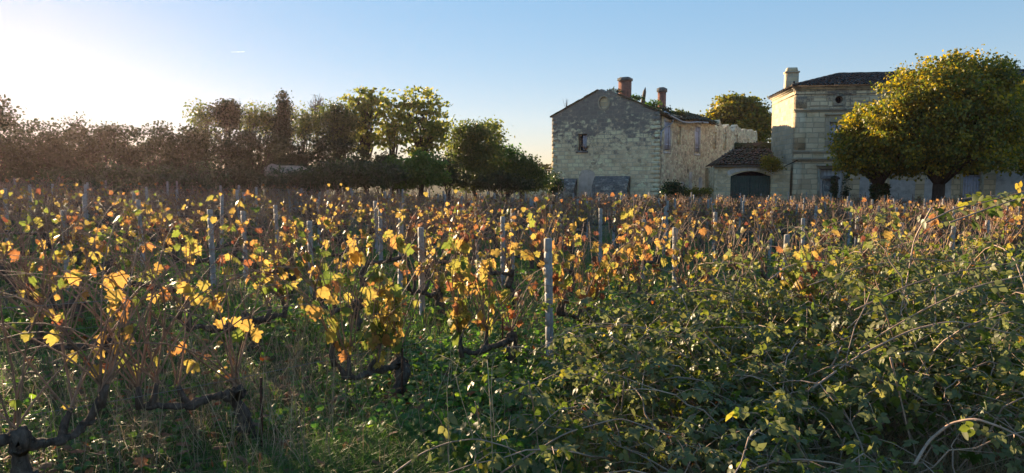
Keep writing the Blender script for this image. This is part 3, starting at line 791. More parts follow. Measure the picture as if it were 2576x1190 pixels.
    c = mb.build('chimney', M['manorside'], h)
    mb = MB(); slab(mb, p + N * .352, U, N, circ(.12, 8.9, .07, 8, .1), [], -.01, .004); mb.build('dark_flue_disc', M['dark'], c)  # flat near-black disc, the flue's inner shade put into its colour
    mb = MB(); tube(mb, [K - U * .2 + N * .1 + ZV * z_ + U * x_ for x_, z_ in ((-1.2, 2.55), (-.7, 2.5), (-.2, 2.75), (.3, 3.0), (.6, 3.15))], .03, 5); mb.build('cable', M['dark'], h)
    return K, U, N
MAN = manor()

# ------------------------------------------------------------------ free-standing walls
def jag_wall(name, label, px0, px1, d0, d1, ytop, th, mat, jag, cope=False):
    a, b = at(px0, ytop, d0), at(px1, ytop, d1); U = unit((b - a) * (1, 1, 0)); N = np.cross(U, ZV); w_ = np.linalg.norm((b - a)[:2])
    O = a * (1, 1, 0); g = min(float(gz(*a[:2])), float(gz(*b[:2])))
    t = thing(name, label, 'wall', (*(O + U * w_ / 2)[:2], g))
    n = max(3, int(w_ / .35)); top = [(w_ * i / n, a[2] + (b[2] - a[2]) * i / n + jag * RNG.standard_normal()) for i in range(n, -1, -1)]
    mb = MB(); slab(mb, O, U, N, [(0, g - .3), (w_, g - .3)] + top, [], -th, 0); mb.build('masonry', mat, t)
    if cope:
        mb = MB(); tile_field(mb, O + ZV * (a[2] + .42) - N * .45, U, unit(N - ZV * .5), unit(N * .5 + ZV), w_, .95, wob=.03)
        box(mb, O, U, N, (0, w_), (a[2] + .02, a[2] + .2), (-.7, .2)); mb.build('coping', M['mossy'], t)
jag_wall('ruined_wall', 'crumbling whitish stone wall showing between dark shrubs', 664, 812, 36.6, 37.2, 415, .5, M['ruin'], .16)
jag_wall('ruined_wall', 'low sandy wall remnant deep in the dark hedge', 405, 520, 34.5, 35.5, 414, .5, M['ruin'], .08)
jag_wall('garden_wall', 'tile-coped garden wall joining the left corner of the gabled house', 1290, 1389, 57.5, 56.0, 427, .6, M['side'], .02, True)

def pillar():
    p = ground_at(2086, 46.5); t = thing('stone_pillar', 'weathered grey stone pillar in front of the boarded manor door', 'pillar', p)
    U = np.array([.989, -.148, 0]); N = np.cross(U, ZV); o = p * (1, 1, 0)
    mb = MB(); box(mb, o, U, N, (-.42, .42), (p[2] - .2, 1.75), (-.3, .3)); mb.build('shaft', M['apron'], t)
    mb = MB(); box(mb, o, U, N, (-.52, .52), (1.75, 1.88), (-.4, .4)); box(mb, o, U, N, (-.47, .47), (1.88, 2.0), (-.35, .35), taper=.12); mb.build('cap', M['apron'], t)
pillar()
# ------------------------------------------------------------------ trees and shrubs
def crown_pts(lobes, n, shell):
    vol = np.array([l[1][0] * l[1][1] * l[1][2] for l in lobes]) ** .85
    which = RNG.choice(len(lobes), n, p=vol / vol.sum())
    c = np.array([l[0] for l in lobes])[which]; r = np.array([l[1] for l in lobes])[which]
    u = sph(n); k = shell + (1 - shell) * RNG.random((n, 1)) ** .6
    k = k * np.where(RNG.random((n, 1)) < .10, 1.06 + .10 * RNG.random((n, 1)), 1)
    return c + u * r * k, u

def leaves_at(mb, C, OUT, per, sigma, size, tmpl, mat_bias=0., flat=.6, droop=.6, cb=.25):
    n = len(C); P = np.repeat(C, per, 0) + RNG.standard_normal((n * per, 3)) * sigma * (1, 1, flat)
    out = np.repeat(OUT, per, 0)
    D = sph(n * per) * .8 + out * .5 - np.array([0, 0, droop])
    N = sph(n * per) + out * .5 + np.array([0, 0, .5])
    clump = np.repeat(RNG.random(n), per)
    rnd = np.clip(cb * clump + (1 - cb) * RNG.random(n * per) ** 1.2 + mat_bias, 0, 1)
    stamp(mb, tmpl, P, D, N, size * (.6 + .7 * RNG.random(n * per)), rnd)

def plant(name, label, cat, px, d, lobes, mat, n=120, per=45, sigma=.35, size=.16, tmpl=DIAMOND, shell=.35, trunk=None, fork=None, limbs=10, bark='bark',
          group=None, flat=.6, droop=.6, lean=0., twig=.02, crown='crown', depth=.9, gap=0, cb=.35, bias=0.):
    """lobes in picture px: (x, y, rx, ry[, nearer]); trunk = radius in metres"""
    base = ground_at(px, d)
    t = thing(name, label, cat, base, group)
    L = []
    for l in lobes:
        dd = d + (l[4] if len(l) > 4 else 0)
        c = at(l[0], l[1], dd); k = dd / F
        L.append((c, np.array([l[2] * k, l[2] * k * depth, l[3] * k])))
    C, OUT = crown_pts(L, n, shell)
    C[:, 2] = np.maximum(C[:, 2], gz(C[:, 0], C[:, 1]) + .08)
    if trunk:
        top = min(l[0][2] - l[1][2] for l in L) if fork is None else base[2] + fork
        top = max(top, base[2] + .4); ctr = np.mean([l[0] for l in L], 0)
        f = np.array([base[0] + (ctr[0] - base[0]) * .15, base[1], top])
        mb = MB(); m_ = (base + f) / 2 + np.array([RNG.normal() * .08, 0, 0])
        flare = np.array([base - (0, 0, .15), base + (0, 0, .12), base * .65 + m_ * .35, m_, f])
        tube(mb, flare, [trunk * 1.45, trunk * 1.12, trunk * 1.0, trunk * .95, trunk * .9], 9, RNG.random(), jitter=.05)
        tr = mb.build('trunk', M[bark], t, True)
        mb = MB(); pick = RNG.choice(len(C), min(limbs, len(C)), replace=False)
        for q in pick:
            e = C[q]; v = e - f; ln = np.linalg.norm(v)
            mid1 = f + v * .35 + np.array([0, 0, .16 * ln]) + sph(1)[0] * ln * .05; mid2 = f + v * .7 + np.array([0, 0, .12 * ln]) + sph(1)[0] * ln * .06
            r0 = trunk * (.35 + .3 * RNG.random())
            tube(mb, [f - (0, 0, .1), mid1, mid2, e], [r0, r0 * .6, r0 * .32, twig * .7], 5, RNG.random())
            for _ in range(3):
                e2 = C[RNG.integers(len(C))]
                if np.linalg.norm(e2 - mid2) < ln * .7:
                    tube(mb, [mid2, (mid2 + e2) / 2 + sph(1)[0] * .12 * ln, e2], [r0 * .3, r0 * .18, twig * .5], 4, RNG.random())
        mb.build('limbs', M[bark], tr, True)
    if per:
        mb = MB(); leaves_at(mb, C, OUT, per, sigma, size, tmpl, bias, flat, droop, cb); mb.build(crown, M[mat], t)
    return t, C

HEDGE = 'overgrown hedge of shrubs along the far left side'
def hedge(label, px, d, lobes, mat='hedge', dens=1.0, **kw):
    area = sum(l[2] * l[3] for l in lobes) * (d / F) ** 2
    n = int(dens * (18 + area * 40))
    return plant('hedge_shrub', label, 'shrub', px, d, lobes, mat, n=n, per=40, sigma=.22, size=.15, shell=.35, trunk=.07, fork=.5, limbs=14, group=HEDGE, **kw)

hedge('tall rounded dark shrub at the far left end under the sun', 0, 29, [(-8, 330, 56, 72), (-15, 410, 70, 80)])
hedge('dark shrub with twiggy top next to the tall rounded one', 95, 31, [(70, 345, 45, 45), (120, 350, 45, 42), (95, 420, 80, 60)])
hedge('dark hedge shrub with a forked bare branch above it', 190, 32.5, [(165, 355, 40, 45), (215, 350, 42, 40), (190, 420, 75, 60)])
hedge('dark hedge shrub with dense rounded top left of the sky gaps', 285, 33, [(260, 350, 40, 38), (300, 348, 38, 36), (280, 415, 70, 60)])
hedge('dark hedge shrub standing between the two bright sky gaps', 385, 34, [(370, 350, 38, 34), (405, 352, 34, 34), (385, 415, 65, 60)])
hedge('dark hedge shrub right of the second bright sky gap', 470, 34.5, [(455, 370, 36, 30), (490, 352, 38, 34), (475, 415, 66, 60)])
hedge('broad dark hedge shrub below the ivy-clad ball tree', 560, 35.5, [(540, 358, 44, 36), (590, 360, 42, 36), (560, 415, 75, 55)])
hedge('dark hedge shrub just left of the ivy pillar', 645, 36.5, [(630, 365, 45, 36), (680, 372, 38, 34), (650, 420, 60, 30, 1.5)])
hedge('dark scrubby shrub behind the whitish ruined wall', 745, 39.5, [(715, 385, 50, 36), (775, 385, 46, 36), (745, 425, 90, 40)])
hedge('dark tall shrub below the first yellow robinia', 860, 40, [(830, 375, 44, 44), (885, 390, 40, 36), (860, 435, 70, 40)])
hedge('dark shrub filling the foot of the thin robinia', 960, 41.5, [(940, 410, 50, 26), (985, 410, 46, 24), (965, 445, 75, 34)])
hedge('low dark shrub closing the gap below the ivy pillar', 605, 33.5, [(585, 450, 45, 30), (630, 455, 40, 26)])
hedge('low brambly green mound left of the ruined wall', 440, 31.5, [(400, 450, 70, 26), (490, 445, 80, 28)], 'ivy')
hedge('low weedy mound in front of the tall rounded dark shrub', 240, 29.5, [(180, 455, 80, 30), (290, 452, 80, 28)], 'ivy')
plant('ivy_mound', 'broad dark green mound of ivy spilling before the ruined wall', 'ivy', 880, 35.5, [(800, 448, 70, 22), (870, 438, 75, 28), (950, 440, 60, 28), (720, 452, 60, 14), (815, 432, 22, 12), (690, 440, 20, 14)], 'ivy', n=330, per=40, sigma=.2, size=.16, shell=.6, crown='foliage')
# tall trees behind the hedge
TALL = 'tall trees standing behind the hedge'
plant('airy_tree', 'small-leaved thin tree at the left end of the tall group', 'tree', 520, 41, [(505, 285, 26, 28), (528, 300, 24, 26), (500, 325, 20, 18)], 'olive', n=60, per=20, sigma=.30, size=.15, trunk=.09, fork=2.2, limbs=14, group=TALL)
plant('ivy_clad_tree', 'bare-legged tree with a dense dark ivy ball on top', 'tree', 572, 41, [(570, 275, 24, 22), (575, 300, 20, 22)], 'hedge', n=95, per=34, sigma=.24, size=.16, trunk=.12, fork=2.6, limbs=8, group=TALL)
plant('airy_tree', 'thin olive tree right of the ivy ball tree', 'tree', 630, 42, [(618, 290, 24, 24), (645, 285, 26, 26), (630, 318, 30, 20)], 'olive', n=75, per=20, sigma=.30, size=.15, trunk=.09, fork=2.2, limbs=14, group=TALL)
plant('airy_tree', 'thin twiggy tree touching the left of the ivy pillar', 'tree', 685, 42, [(675, 285, 22, 22), (690, 310, 24, 26), (665, 318, 20, 18)], 'olive', n=70, per=20, sigma=.30, size=.15, trunk=.08, fork=2.2, limbs=14, group=TALL)
plant('ivy_pillar_tree', 'narrow spire of ivy round a dead trunk, tip bare', 'tree', 712, 40.5, [(714, 250, 9, 22), (713, 285, 14, 26), (712, 325, 16, 34), (711, 370, 20, 40)], 'hedge', n=210, per=30, sigma=.16, size=.14, trunk=.14, fork=6.0, limbs=6, group=TALL)
plant('airy_tree', 'olive tree right of the ivy pillar', 'tree', 770, 42, [(750, 290, 26, 24), (785, 305, 28, 26), (760, 330, 30, 22)], 'olive', n=100, per=22, sigma=.30, size=.15, trunk=.1, fork=2.2, limbs=14, group=TALL)
t_, C_ = plant('bare_tree', 'leafless grey tree with fine upright twigs', 'tree', 800, 44, [(800, 262, 30, 32)], 'olive', n=60, per=0, trunk=.11, fork=4.2, limbs=26, bark='bark_pale', group=TALL, twig=.012)
plant('ivy_clad_tree', 'dark ivy-covered tree before the first robinia', 'tree', 850, 41.5, [(845, 285, 34, 24), (865, 305, 36, 26), (835, 330, 30, 30), (860, 350, 26, 30)], 'olive', n=230, per=30, sigma=.3, size=.15, trunk=.15, fork=2.4, limbs=14, group=TALL, bias=-.2)
kwr = dict(tmpl=HEART, flat=.35, droop=.35, cat='tree', mat='robinia', group=TALL, limbs=26, shell=.5)
plant('robinia_tree', 'yellow robinia on a thick dark trunk, first of the yellow trees', px=921, d=43, lobes=[(920, 245, 46, 24), (935, 270, 42, 24), (895, 285, 34, 26), (930, 320, 50, 34), (900, 355, 44, 24)], n=128, per=15, sigma=.27, size=.19, trunk=.2, fork=2.2, **kwr)
plant('robinia_tree', 'slender see-through robinia between two fuller ones', px=992, d=43, lobes=[(990, 262, 36, 28), (980, 300, 34, 28), (1000, 330, 36, 26), (975, 365, 34, 22)], n=72, per=13, sigma=.27, size=.19, trunk=.09, fork=2.4, **kwr)
plant('robinia_tree', 'tallest spreading robinia with layered yellow-green crown', px=1060, d=42.5, lobes=[(1055, 245, 44, 22), (1085, 268, 42, 24), (1035, 285, 42, 24), (1105, 305, 34, 26), (1060, 325, 56, 28), (1045, 365, 44, 22), (1095, 350, 38, 24)], n=160, per=15, sigma=.27, size=.19, trunk=.17, fork=2.5, **kwr)
plant('leafy_tree', 'green rounded tree with a yellow crest nearest the gabled house', 'tree', 1190, 44, [(1200, 325, 42, 22), (1170, 345, 44, 28), (1210, 360, 44, 30), (1160, 385, 46, 34), (1215, 400, 50, 34), (1185, 440, 70, 34)], 'olive', n=420, per=36, sigma=.28, size=.16, trunk=.14, fork=1.5, limbs=18, shell=.5, bias=-.05)
plant('airy_tree', 'feathery pale branch tree rising behind the green rounded one', 'tree', 1232, 46, [(1232, 322, 22, 20), (1245, 345, 20, 26)], 'robinia', n=44, per=14, sigma=.28, size=.17, tmpl=HEART, trunk=.06, fork=3.0, limbs=16)
plant('leafy_shrub', 'light green bush sloping down right of the rounded tree', 'shrub', 1275, 46, [(1265, 385, 34, 28), (1290, 405, 30, 24), (1270, 430, 40, 36)], 'bright', n=150, per=30, sigma=.28, size=.17, trunk=.07, fork=.6, bias=-.1)
plant('leafy_shrub', 'rounded olive bush beside the tile-coped garden wall', 'shrub', 1318, 45, [(1315, 425, 48, 30), (1330, 450, 52, 30), (1290, 450, 40, 26)], 'olive', n=240, per=34, sigma=.24, size=.16, trunk=.07, fork=.6, bias=-.12)
plant('ailanthus_shrub', 'bright green feathery shrub in front of the robinias', 'shrub', 1062, 36.5, [(1070, 405, 42, 24), (1055, 432, 48, 26), (1085, 445, 38, 24), (1020, 455, 30, 16)], 'bright', n=190, per=26, sigma=.22, size=.18, flat=.4, trunk=.05, fork=.7, limbs=14)
plant('leafy_shrub', 'small green shrub left of the bright feathery one', 'shrub', 1005, 37.5, [(1000, 420, 26, 26), (1015, 445, 34, 22)], 'bright', n=90, per=26, sigma=.22, size=.18, flat=.4, trunk=.05, fork=.6, bias=-.1)
hedge('dark shaded thicket between the feathery shrub and the rounded tree', 1130, 41, [(1120, 430, 40, 34), (1150, 450, 40, 26)])
hedge('dark shaded thicket under the rounded olive bush', 1265, 42.5, [(1245, 455, 50, 24), (1300, 462, 50, 16)])
plant('wall_shrub', 'straggly dark shrub at the left foot of the gable', 'shrub', 1398, 52.5, [(1396, 455, 16, 28), (1392, 470, 20, 18)], 'ivy', n=60, per=26, sigma=.2, size=.15, trunk=.04, fork=.4)
plant('wall_shrub', 'dark round bush against the pale side wall', 'shrub', 1690, 46.5, [(1690, 474, 24, 16), (1688, 490, 28, 14)], 'ivy', n=110, per=36, sigma=.16, size=.13, trunk=.04, fork=.3)
plant('wall_shrub', 'low yellowing creeper right of the dark round bush', 'shrub', 1745, 47, [(1730, 482, 24, 9), (1765, 484, 28, 8)], 'yellow_shrub', n=60, per=26, sigma=.18, size=.13, trunk=.03, fork=.3, bias=-.25)
plant('creeper', 'yellow creeper hanging over the gatehouse wall', 'creeper', 1940, 49.0, [(1942, 402, 20, 12), (1930, 412, 18, 12), (1946, 416, 16, 14)], 'yellow_shrub', n=60, per=24, sigma=.18, size=.15, crown='foliage')
plant('ivy_pillar', 'narrow ivy column beside the weathered stone pillar', 'ivy', 2098, 45.6, [(2098, 455, 4, 14), (2098, 480, 5, 22)], 'ivy', n=34, per=22, sigma=.07, size=.12, crown='foliage', shell=.2)
plant('ivy_pillar', 'ragged ivy strand under the left edge of the lindens', 'ivy', 2127, 45.8, [(2127, 445, 4, 16), (2129, 482, 6, 20)], 'ivy', n=26, per=20, sigma=.09, size=.12, crown='foliage', shell=.2)
plant('round_tree', 'round golden-green tree behind the roofless side wall', 'tree', 1856, 80, [(1845, 300, 62, 55), (1880, 310, 55, 60), (1820, 320, 48, 45), (1855, 350, 75, 50)], 'golden', n=520, per=36, sigma=.5, size=.30, tmpl=HEART, shell=.6, trunk=.35, fork=3.0, limbs=20)
LIN = dict(cat='tree', mat='linden', tmpl=HEART, shell=.5, flat=.8, droop=.9)
t_, C_ = plant('linden_tree', 'smaller linden with an ivy-wrapped trunk, in the left of the pair', px=2212, d=42.5, lobes=[(2205, 360, 95, 60), (2165, 330, 62, 52), (2235, 320, 80, 75), (2170, 390, 70, 50), (2240, 395, 90, 40)], n=560, per=46, sigma=.25, size=.145, trunk=.34, fork=1.9, limbs=22, **LIN)
mb = MB(); b_ = ground_at(2212, 42.5); a_ = RNG.random(900) * 2 * PI; z_ = RNG.random(900) * 2.0
P_ = np.stack([b_[0] + np.cos(a_) * .40, b_[1] + np.sin(a_) * .40, b_[2] + z_], -1); O_ = np.stack([np.cos(a_), np.sin(a_), 0 * a_], -1)
leaves_at(mb, P_, O_, 3, .07, .12, HEART); mb.build('ivy', M['ivy'], t_)
plant('linden_tree', 'largest linden with broad golden-topped dome crown', px=2360, d=40, lobes=[(2400, 300, 150, 130), (2330, 250, 105, 100), (2440, 225, 105, 98), (2300, 340, 110, 90), (2480, 300, 100, 110), (2390, 380, 150, 56), (2250, 300, 60, 70)], n=1150, per=46, sigma=.25, size=.14, trunk=.36, fork=2.0, limbs=34, **LIN)
plant('linden_tree', 'linden cut off by the picture edge, farthest right', px=2640, d=43, lobes=[(2630, 280, 95, 100), (2620, 360, 100, 80), (2680, 330, 100, 120)], n=420, per=46, sigma=.32, size=.145, trunk=.33, fork=2.0, limbs=18, **LIN)
# twigs and weeds on the ruin
def ruin_weed(label, px, py, d, r, mat='ivy', n=26):
    c = at(px, py, d); mb = MB()
    C = c + RNG.standard_normal((n, 3)) * r * (1, .6, .5); leaves_at(mb, C, unit(C - c), 9, .09, .15, DIAMOND)
    for q in C: tube(mb, [c - (0, 0, r), (c + q) / 2, q], .012, 3)
    tag(build_at(mb, 'wall_weed', M[mat], c - (0, 0, r)), label, 'weed')
ruin_weed('green weed tuft on the gable beside the larger chimney', 1546, 229, 52.6, .16)
ruin_weed('green weeds on the rake right of the larger chimney', 1602, 246, 53.2, .22, 'bright')
ruin_weed('green weeds below the broken roof timber', 1640, 262, 54.5, .30, 'bright', 40)
ruin_weed('weed tuft at the foot of the slimmer chimney', 1672, 276, 53.5, .25, 'ivy', 36)
ruin_weed('weed tuft on the sagging roof strip', 1712, 282, 54.2, .22, 'olive')
ruin_weed('reddish creeper on top of the far ruined side wall', 1870, 318, 76, .5, 'golden', 50)
ruin_weed('dry weed on the broken wall end above the gatehouse', 1895, 326, 80, .4, 'olive', 30)
mb = MB(); p = HOUSE[0] + HOUSE[3] * 1.25 + ZV * 7.18
for k in range(9):
    v = sph(1)[0] * .25 + np.array([-.05, 0, .5]); tube(mb, [p - ZV * .1, p + v * .6, p + v * 1.1 + sph(1)[0] * .08], [.018, .012, .006], 3)
tag(build_at(mb, 'bare_twig', M['wood'], p), 'bare twig sprouting from the left rake of the gable', 'twig')
mb = MB(); p = HOUSE[0] + HOUSE[3] * 3.0 + ZV * 3.95 + HOUSE[4] * .05
for k in range(14):
    v = np.array([.9, -.3, .9]) * (.3 + .5 * RNG.random()) + sph(1)[0] * .22; tube(mb, [p, p + v * .5 + sph(1)[0] * .05, p + v], [.022, .014, .006], 3)
for k in range(12):
    v = np.array([-.35, -.1, .5]) * (.4 + .7 * RNG.random()) + sph(1)[0] * .15; tube(mb, [p, p + v * .5, p + v], [.02, .012, .006], 3)
tag(build_at(mb, 'dry_creeper', M['cane'], p), 'dry reddish creeper growing out of the small gable window', 'creeper')
# bare forked sapling over the hedge
mb = MB(); b_ = ground_at(180, 33)
top = at(183, 318, 33)
tube(mb, [b_, (b_ + top) / 2, top], [.05, .04, .03], 5)
tips = [at(160, 303, 33), at(172, 296, 33), at(195, 300, 33), at(204, 292, 33)]
for e in tips: tube(mb, [top, (top + e) / 2 + (0, 0, -.05), e], [.022, .016, .01], 4)
t_ = thing('bare_sapling', 'thin forked sapling with few leaves above the hedge', 'tree', b_); mb.build('stem', M['bark'], t_)
mb = MB(); leaves_at(mb, np.array(tips), np.tile([[0, 0, 1.]], (4, 1)), 12, .12, .12, DIAMOND); mb.build('foliage', M['hedge'], t_)
# ------------------------------------------------------------------ vineyard: vines, posts, wires
RU = np.array([.70, .714]); RU = RU / np.linalg.norm(RU); RNV = np.array([-RU[1], RU[0]])
ROWANG = math.atan2(RU[1], RU[0])
ORD = ['zeroth', 'first', 'second', 'third', 'fourth', 'fifth', 'sixth', 'seventh', 'eighth', 'ninth', 'tenth', 'eleventh', 'twelfth', 'thirteenth', 'fourteenth', 'fifteenth', 'sixteenth', 'seventeenth', 'eighteenth', 'nineteenth', 'twentieth', 'twenty-first', 'twenty-second', 'twenty-third', 'twenty-fourth', 'twenty-fifth', 'twenty-sixth', 'twenty-seventh', 'twenty-eighth']

def bramble_h(x, y):
    """height of the bramble thicket over a ground point (0 outside it)"""
    x = np.asarray(x, float); y = np.asarray(y, float)
    e = np.clip((x - (.35 + .16 * (y - 4.2))) / 1.0, 0, 1) * np.clip((9.0 + .1 * x - y) / .8, 0, 1)
    return e * np.clip(.5 + .30 * x, 0, 1.7)

def gnarl(mb, P, R, n=34, sides=11):
    """old vine wood: twisted, knotted and ridged"""
    k = np.linspace(0, len(P) - 1, n); W = np.stack([np.interp(k, range(len(P)), P[:, i]) for i in range(3)], -1); r = np.interp(k, range(len(P)), R)
    for _ in range(2): W[1:-1] = (W[:-2] + 2 * W[1:-1] + W[2:]) / 4
    W[1:-1] += RNG.standard_normal((n - 2, 3)) * .004
    r = r * (1 + .16 * np.sin(k * 4.1 + RNG.random() * 6) + .10 * RNG.standard_normal(n))
    r[-1] *= .75
    b = mb.n; tube(mb, W, r, sides, jitter=.07)
    a = np.tile(np.arange(sides), n) * 2 * PI / sides; kk = np.repeat(np.arange(n), sides)
    ridge = 1 + .13 * np.sin(3 * a + kk * .22 + 1.1) + .07 * np.sin(5 * a - kk * .35)
    c = np.repeat(W, sides, 0); mb.V[-1] = c + (mb.V[-1] - c) * ridge[:, None]

def vine_parts(lod, leaves, ncane, bias, arm_dir=-1, tall=1.0, spread=.5):
    wood, cane, leaf = MB(), MB(), MB()
    sides = 8 if lod == 0 else 5 if lod == 1 else 4
    hh = .45 + .05 * RNG.standard_normal(); w = RNG.standard_normal(6) * .035
    lean = .05 * RNG.standard_normal()
    tr = np.array([(0, 0, -.12), (w[0] * .3, 0, .02), (w[0] + lean * .3, w[1], .16), (w[2] + lean * .6, w[3], .33), (lean, w[4] * .5, hh - .06), (lean - .01, 0, hh)])
    kj = .13 if lod == 0 else .08
    tr[1:-1, :2] += .022 * RNG.standard_normal((4, 2))
    rt = np.array([.088, .072, .060, .055, .064, .048]) * (1 + .14 * RNG.standard_normal(6))
    if lod == 0: gnarl(wood, tr, rt)
    else: tube(wood, tr, rt, sides, jitter=kj)
    head = tr[-1]; spurs = [head + (0, 0, .02)]
    arms = [arm_dir] if RNG.random() < .85 else [arm_dir, -arm_dir]
    for q, s in enumerate(arms):
        ln = (.70 if q == 0 else .4) * (.8 + .4 * RNG.random())
        k = 7; xs = np.linspace(0, 1, k); amp = .07 * RNG.standard_normal(k); dip = (-.17 * RNG.random() + .05) * np.sin(PI * xs) + .14 * RNG.random() * xs ** 3
        ap = np.stack([head[0] + s * ln * (xs - .10 * RNG.random() * np.sin(2 * PI * xs)), amp * .6 * xs, head[2] - .03 + dip + amp * xs * .7], -1)
        if lod == 0: gnarl(wood, ap, np.linspace(.040, .018, k) * (1 + .18 * RNG.standard_normal(k)))
        else: tube(wood, ap, np.linspace(.046, .024, k) * (1 + .14 * RNG.standard_normal(k)), sides, jitter=kj)
        for i in (3, 5, 6) if lod < 2 else (3, 6):
            up = ap[i] + np.array([.04 * RNG.standard_normal(), .03 * RNG.standard_normal(), .10 + .10 * RNG.random()])
            tube(wood, [ap[i] - (0, 0, .02), (ap[i] + up) / 2 + RNG.standard_normal(3) * .012, up], [.030, .024, .016], sides, jitter=kj)
            spurs.append(up)
        for i in range(1, k, 2) if lod == 0 else ():
            tube(wood, [ap[i], ap[i] + (0, 0, -.03)], [.05, .03], sides, jitter=.15)
    nodes, dirs = [], []
    csides = 5 if lod == 0 else 4 if lod == 1 else 3
    for c in range(ncane):
        p = spurs[RNG.integers(len(spurs))] + RNG.standard_normal(3) * .012
        ln = (.75 + .6 * RNG.random()) * tall; k = 9 if lod < 2 else 5
        v = unit(np.array([.45 * RNG.standard_normal() + .1 * arm_dir, .22 * RNG.standard_normal(), 1.0]))
        bend = np.array([spread * RNG.standard_normal(), .25 * RNG.standard_normal(), -.35 - .55 * RNG.random()])
        pts = [p]
        for i in range(k - 1):
            pts.append(pts[-1] + v * ln / (k - 1)); v = unit(v + bend * (i / k) * (1.1 if lod < 2 else 1.9) * .45 + RNG.standard_normal(3) * .06)
        pts = np.array(pts); pts[:, 2] = np.maximum(pts[:, 2], .06)
        tube(cane, pts, np.linspace(.0074, .0028, k) * (1, 1.25, 1.6)[lod], csides, RNG.random(), cap=False)
        q = RNG.random(); m = int(2 + 22 * q ** 3)
        f = np.sort(RNG.random(m)) ** .8 * (k - 1.001); i = f.astype(int); u = (f - i)[:, None]
        nodes.append(pts[i] * (1 - u) + pts[i + 1] * u); dirs.append(np.repeat(unit(pts[-1] - pts[0])[None], m, 0))
        if lod == 0 and RNG.random() < .5:                           # lateral twig
            j = 3 + RNG.integers(4); e = pts[j] + np.array([.16, .10, .06]) * RNG.standard_normal(3)
            tube(cane, [pts[j], (pts[j] + e) / 2 + (0, 0, .02), e], [.003, .0024, .0015], 4, RNG.random(), cap=False)
    nodes = np.concatenate(nodes); sel = RNG.permutation(len(nodes))
    sel = sel[:leaves] if len(sel) >= leaves else RNG.integers(0, len(nodes), leaves)
    Q = nodes[sel]; n = len(Q)
    side = unit(RNG.standard_normal((n, 3)) * (1, 1, .35)); pet = side * (.035 + .04 * RNG.random((n, 1))) + np.array([0, 0, .01])
    P = Q + pet
    if lod == 0:
        for a_, b_ in zip(Q, P): tube(cane, [a_, (a_ + b_) / 2 + (0, 0, .008), b_], .0016, 3, .8, cap=False)
    D = side * .55 + np.array([0, 0, -.75]) + .4 * RNG.standard_normal((n, 3))
    N = side + .7 * RNG.standard_normal((n, 3)) + np.array([0, 0, .35])
    rnd = np.clip(RNG.beta(1.6, 1.7, n) + bias, 0, 1)
    size = (.062 + .05 * RNG.random(n)) * (1.0, .86, 1.1)[lod]
    size = size * (1.0 if lod == 0 and spread > .7 else 1.1 if lod == 0 else 1)
    size = np.where(rnd > .86, size * .75, size)
    if lod == 0:
        kind = np.where(rnd > .84, 2, RNG.integers(0, 3, n))
        for q, tm in enumerate((LEAF_NEAR, LEAF_CUP, LEAF_CURL)):
            m_ = kind == q; stamp(leaf, tm, P[m_], D[m_], N[m_], size[m_], rnd[m_])
    else: stamp(leaf, (LEAF_NEAR, LEAF_MID, LEAF_FAR)[lod], P, D, N, size, rnd)
    return wood, cane, leaf

def vine_thing(parts, loc, label, group, rot):
    t = thing('grapevine', label, 'grapevine', loc, group)
    for mb, nm, mt, sm in zip(parts, ('trunk', 'canes', 'foliage'), ('vine_bark', 'cane', 'vine_leaf'), (True, True, False)):
        o = bpy.data.objects.new(nm, mb.mesh(nm, M[mt], None, sm)); COL.objects.link(o); o.parent = t
    t.rotation_euler = (0, 0, rot)
    return t

# -- where the rows stand
rows = []
NROW = 22
def in_field(x, y):
    if y < 3.2 or y > 45.5: return False
    if abs(x) > .80 * y + 1.2: return False
    if x < 4 and y > 31 + (x + 24) * .72: return False               # hedge
    if x < -24: return False
    return True
for r in range(NROW):
    npd = 2.75 + 2.45 * r if r else 2.75
    pts = []
    for j in range(-25, 60):
        t = 2.35 + 1.44 * j + (.10 * math.sin(r * 7.1 + j * 2.3) if r > 2 else 0) - (.3 if r % 2 == 0 else 0)
        x, y = RU * t + RNV * (npd + .05 * math.sin(j * 1.7 + r))
        if r == 0 and t < 7.4: continue
        if in_field(x, y): pts.append((t, x, y))
    rows.append((npd, pts))
nr = lambda r: 'the row half buried in the brambles' if r == 0 else f'the {ORD[r]} row back'
GV = 'grapevines of the old vineyard'
NEARLAB = {}
all_v = []
for r, (npd, pts) in enumerate(rows):
    for k, (t, x, y) in enumerate(pts): all_v.append((math.hypot(x, y), r, k, len(pts), x, y))
all_v.sort()
PROTO = {1: [], 2: []}
for lod, cnt in ((1, 9), (2, 6)):
    for i in range(cnt): PROTO[lod].append(None)
print('vines', len(all_v))
far_parts = (MB(), MB(), MB())
far_n = 0
def nth(k): return ORD[k + 1] if k + 1 < len(ORD) else str(k + 1) + 'th'
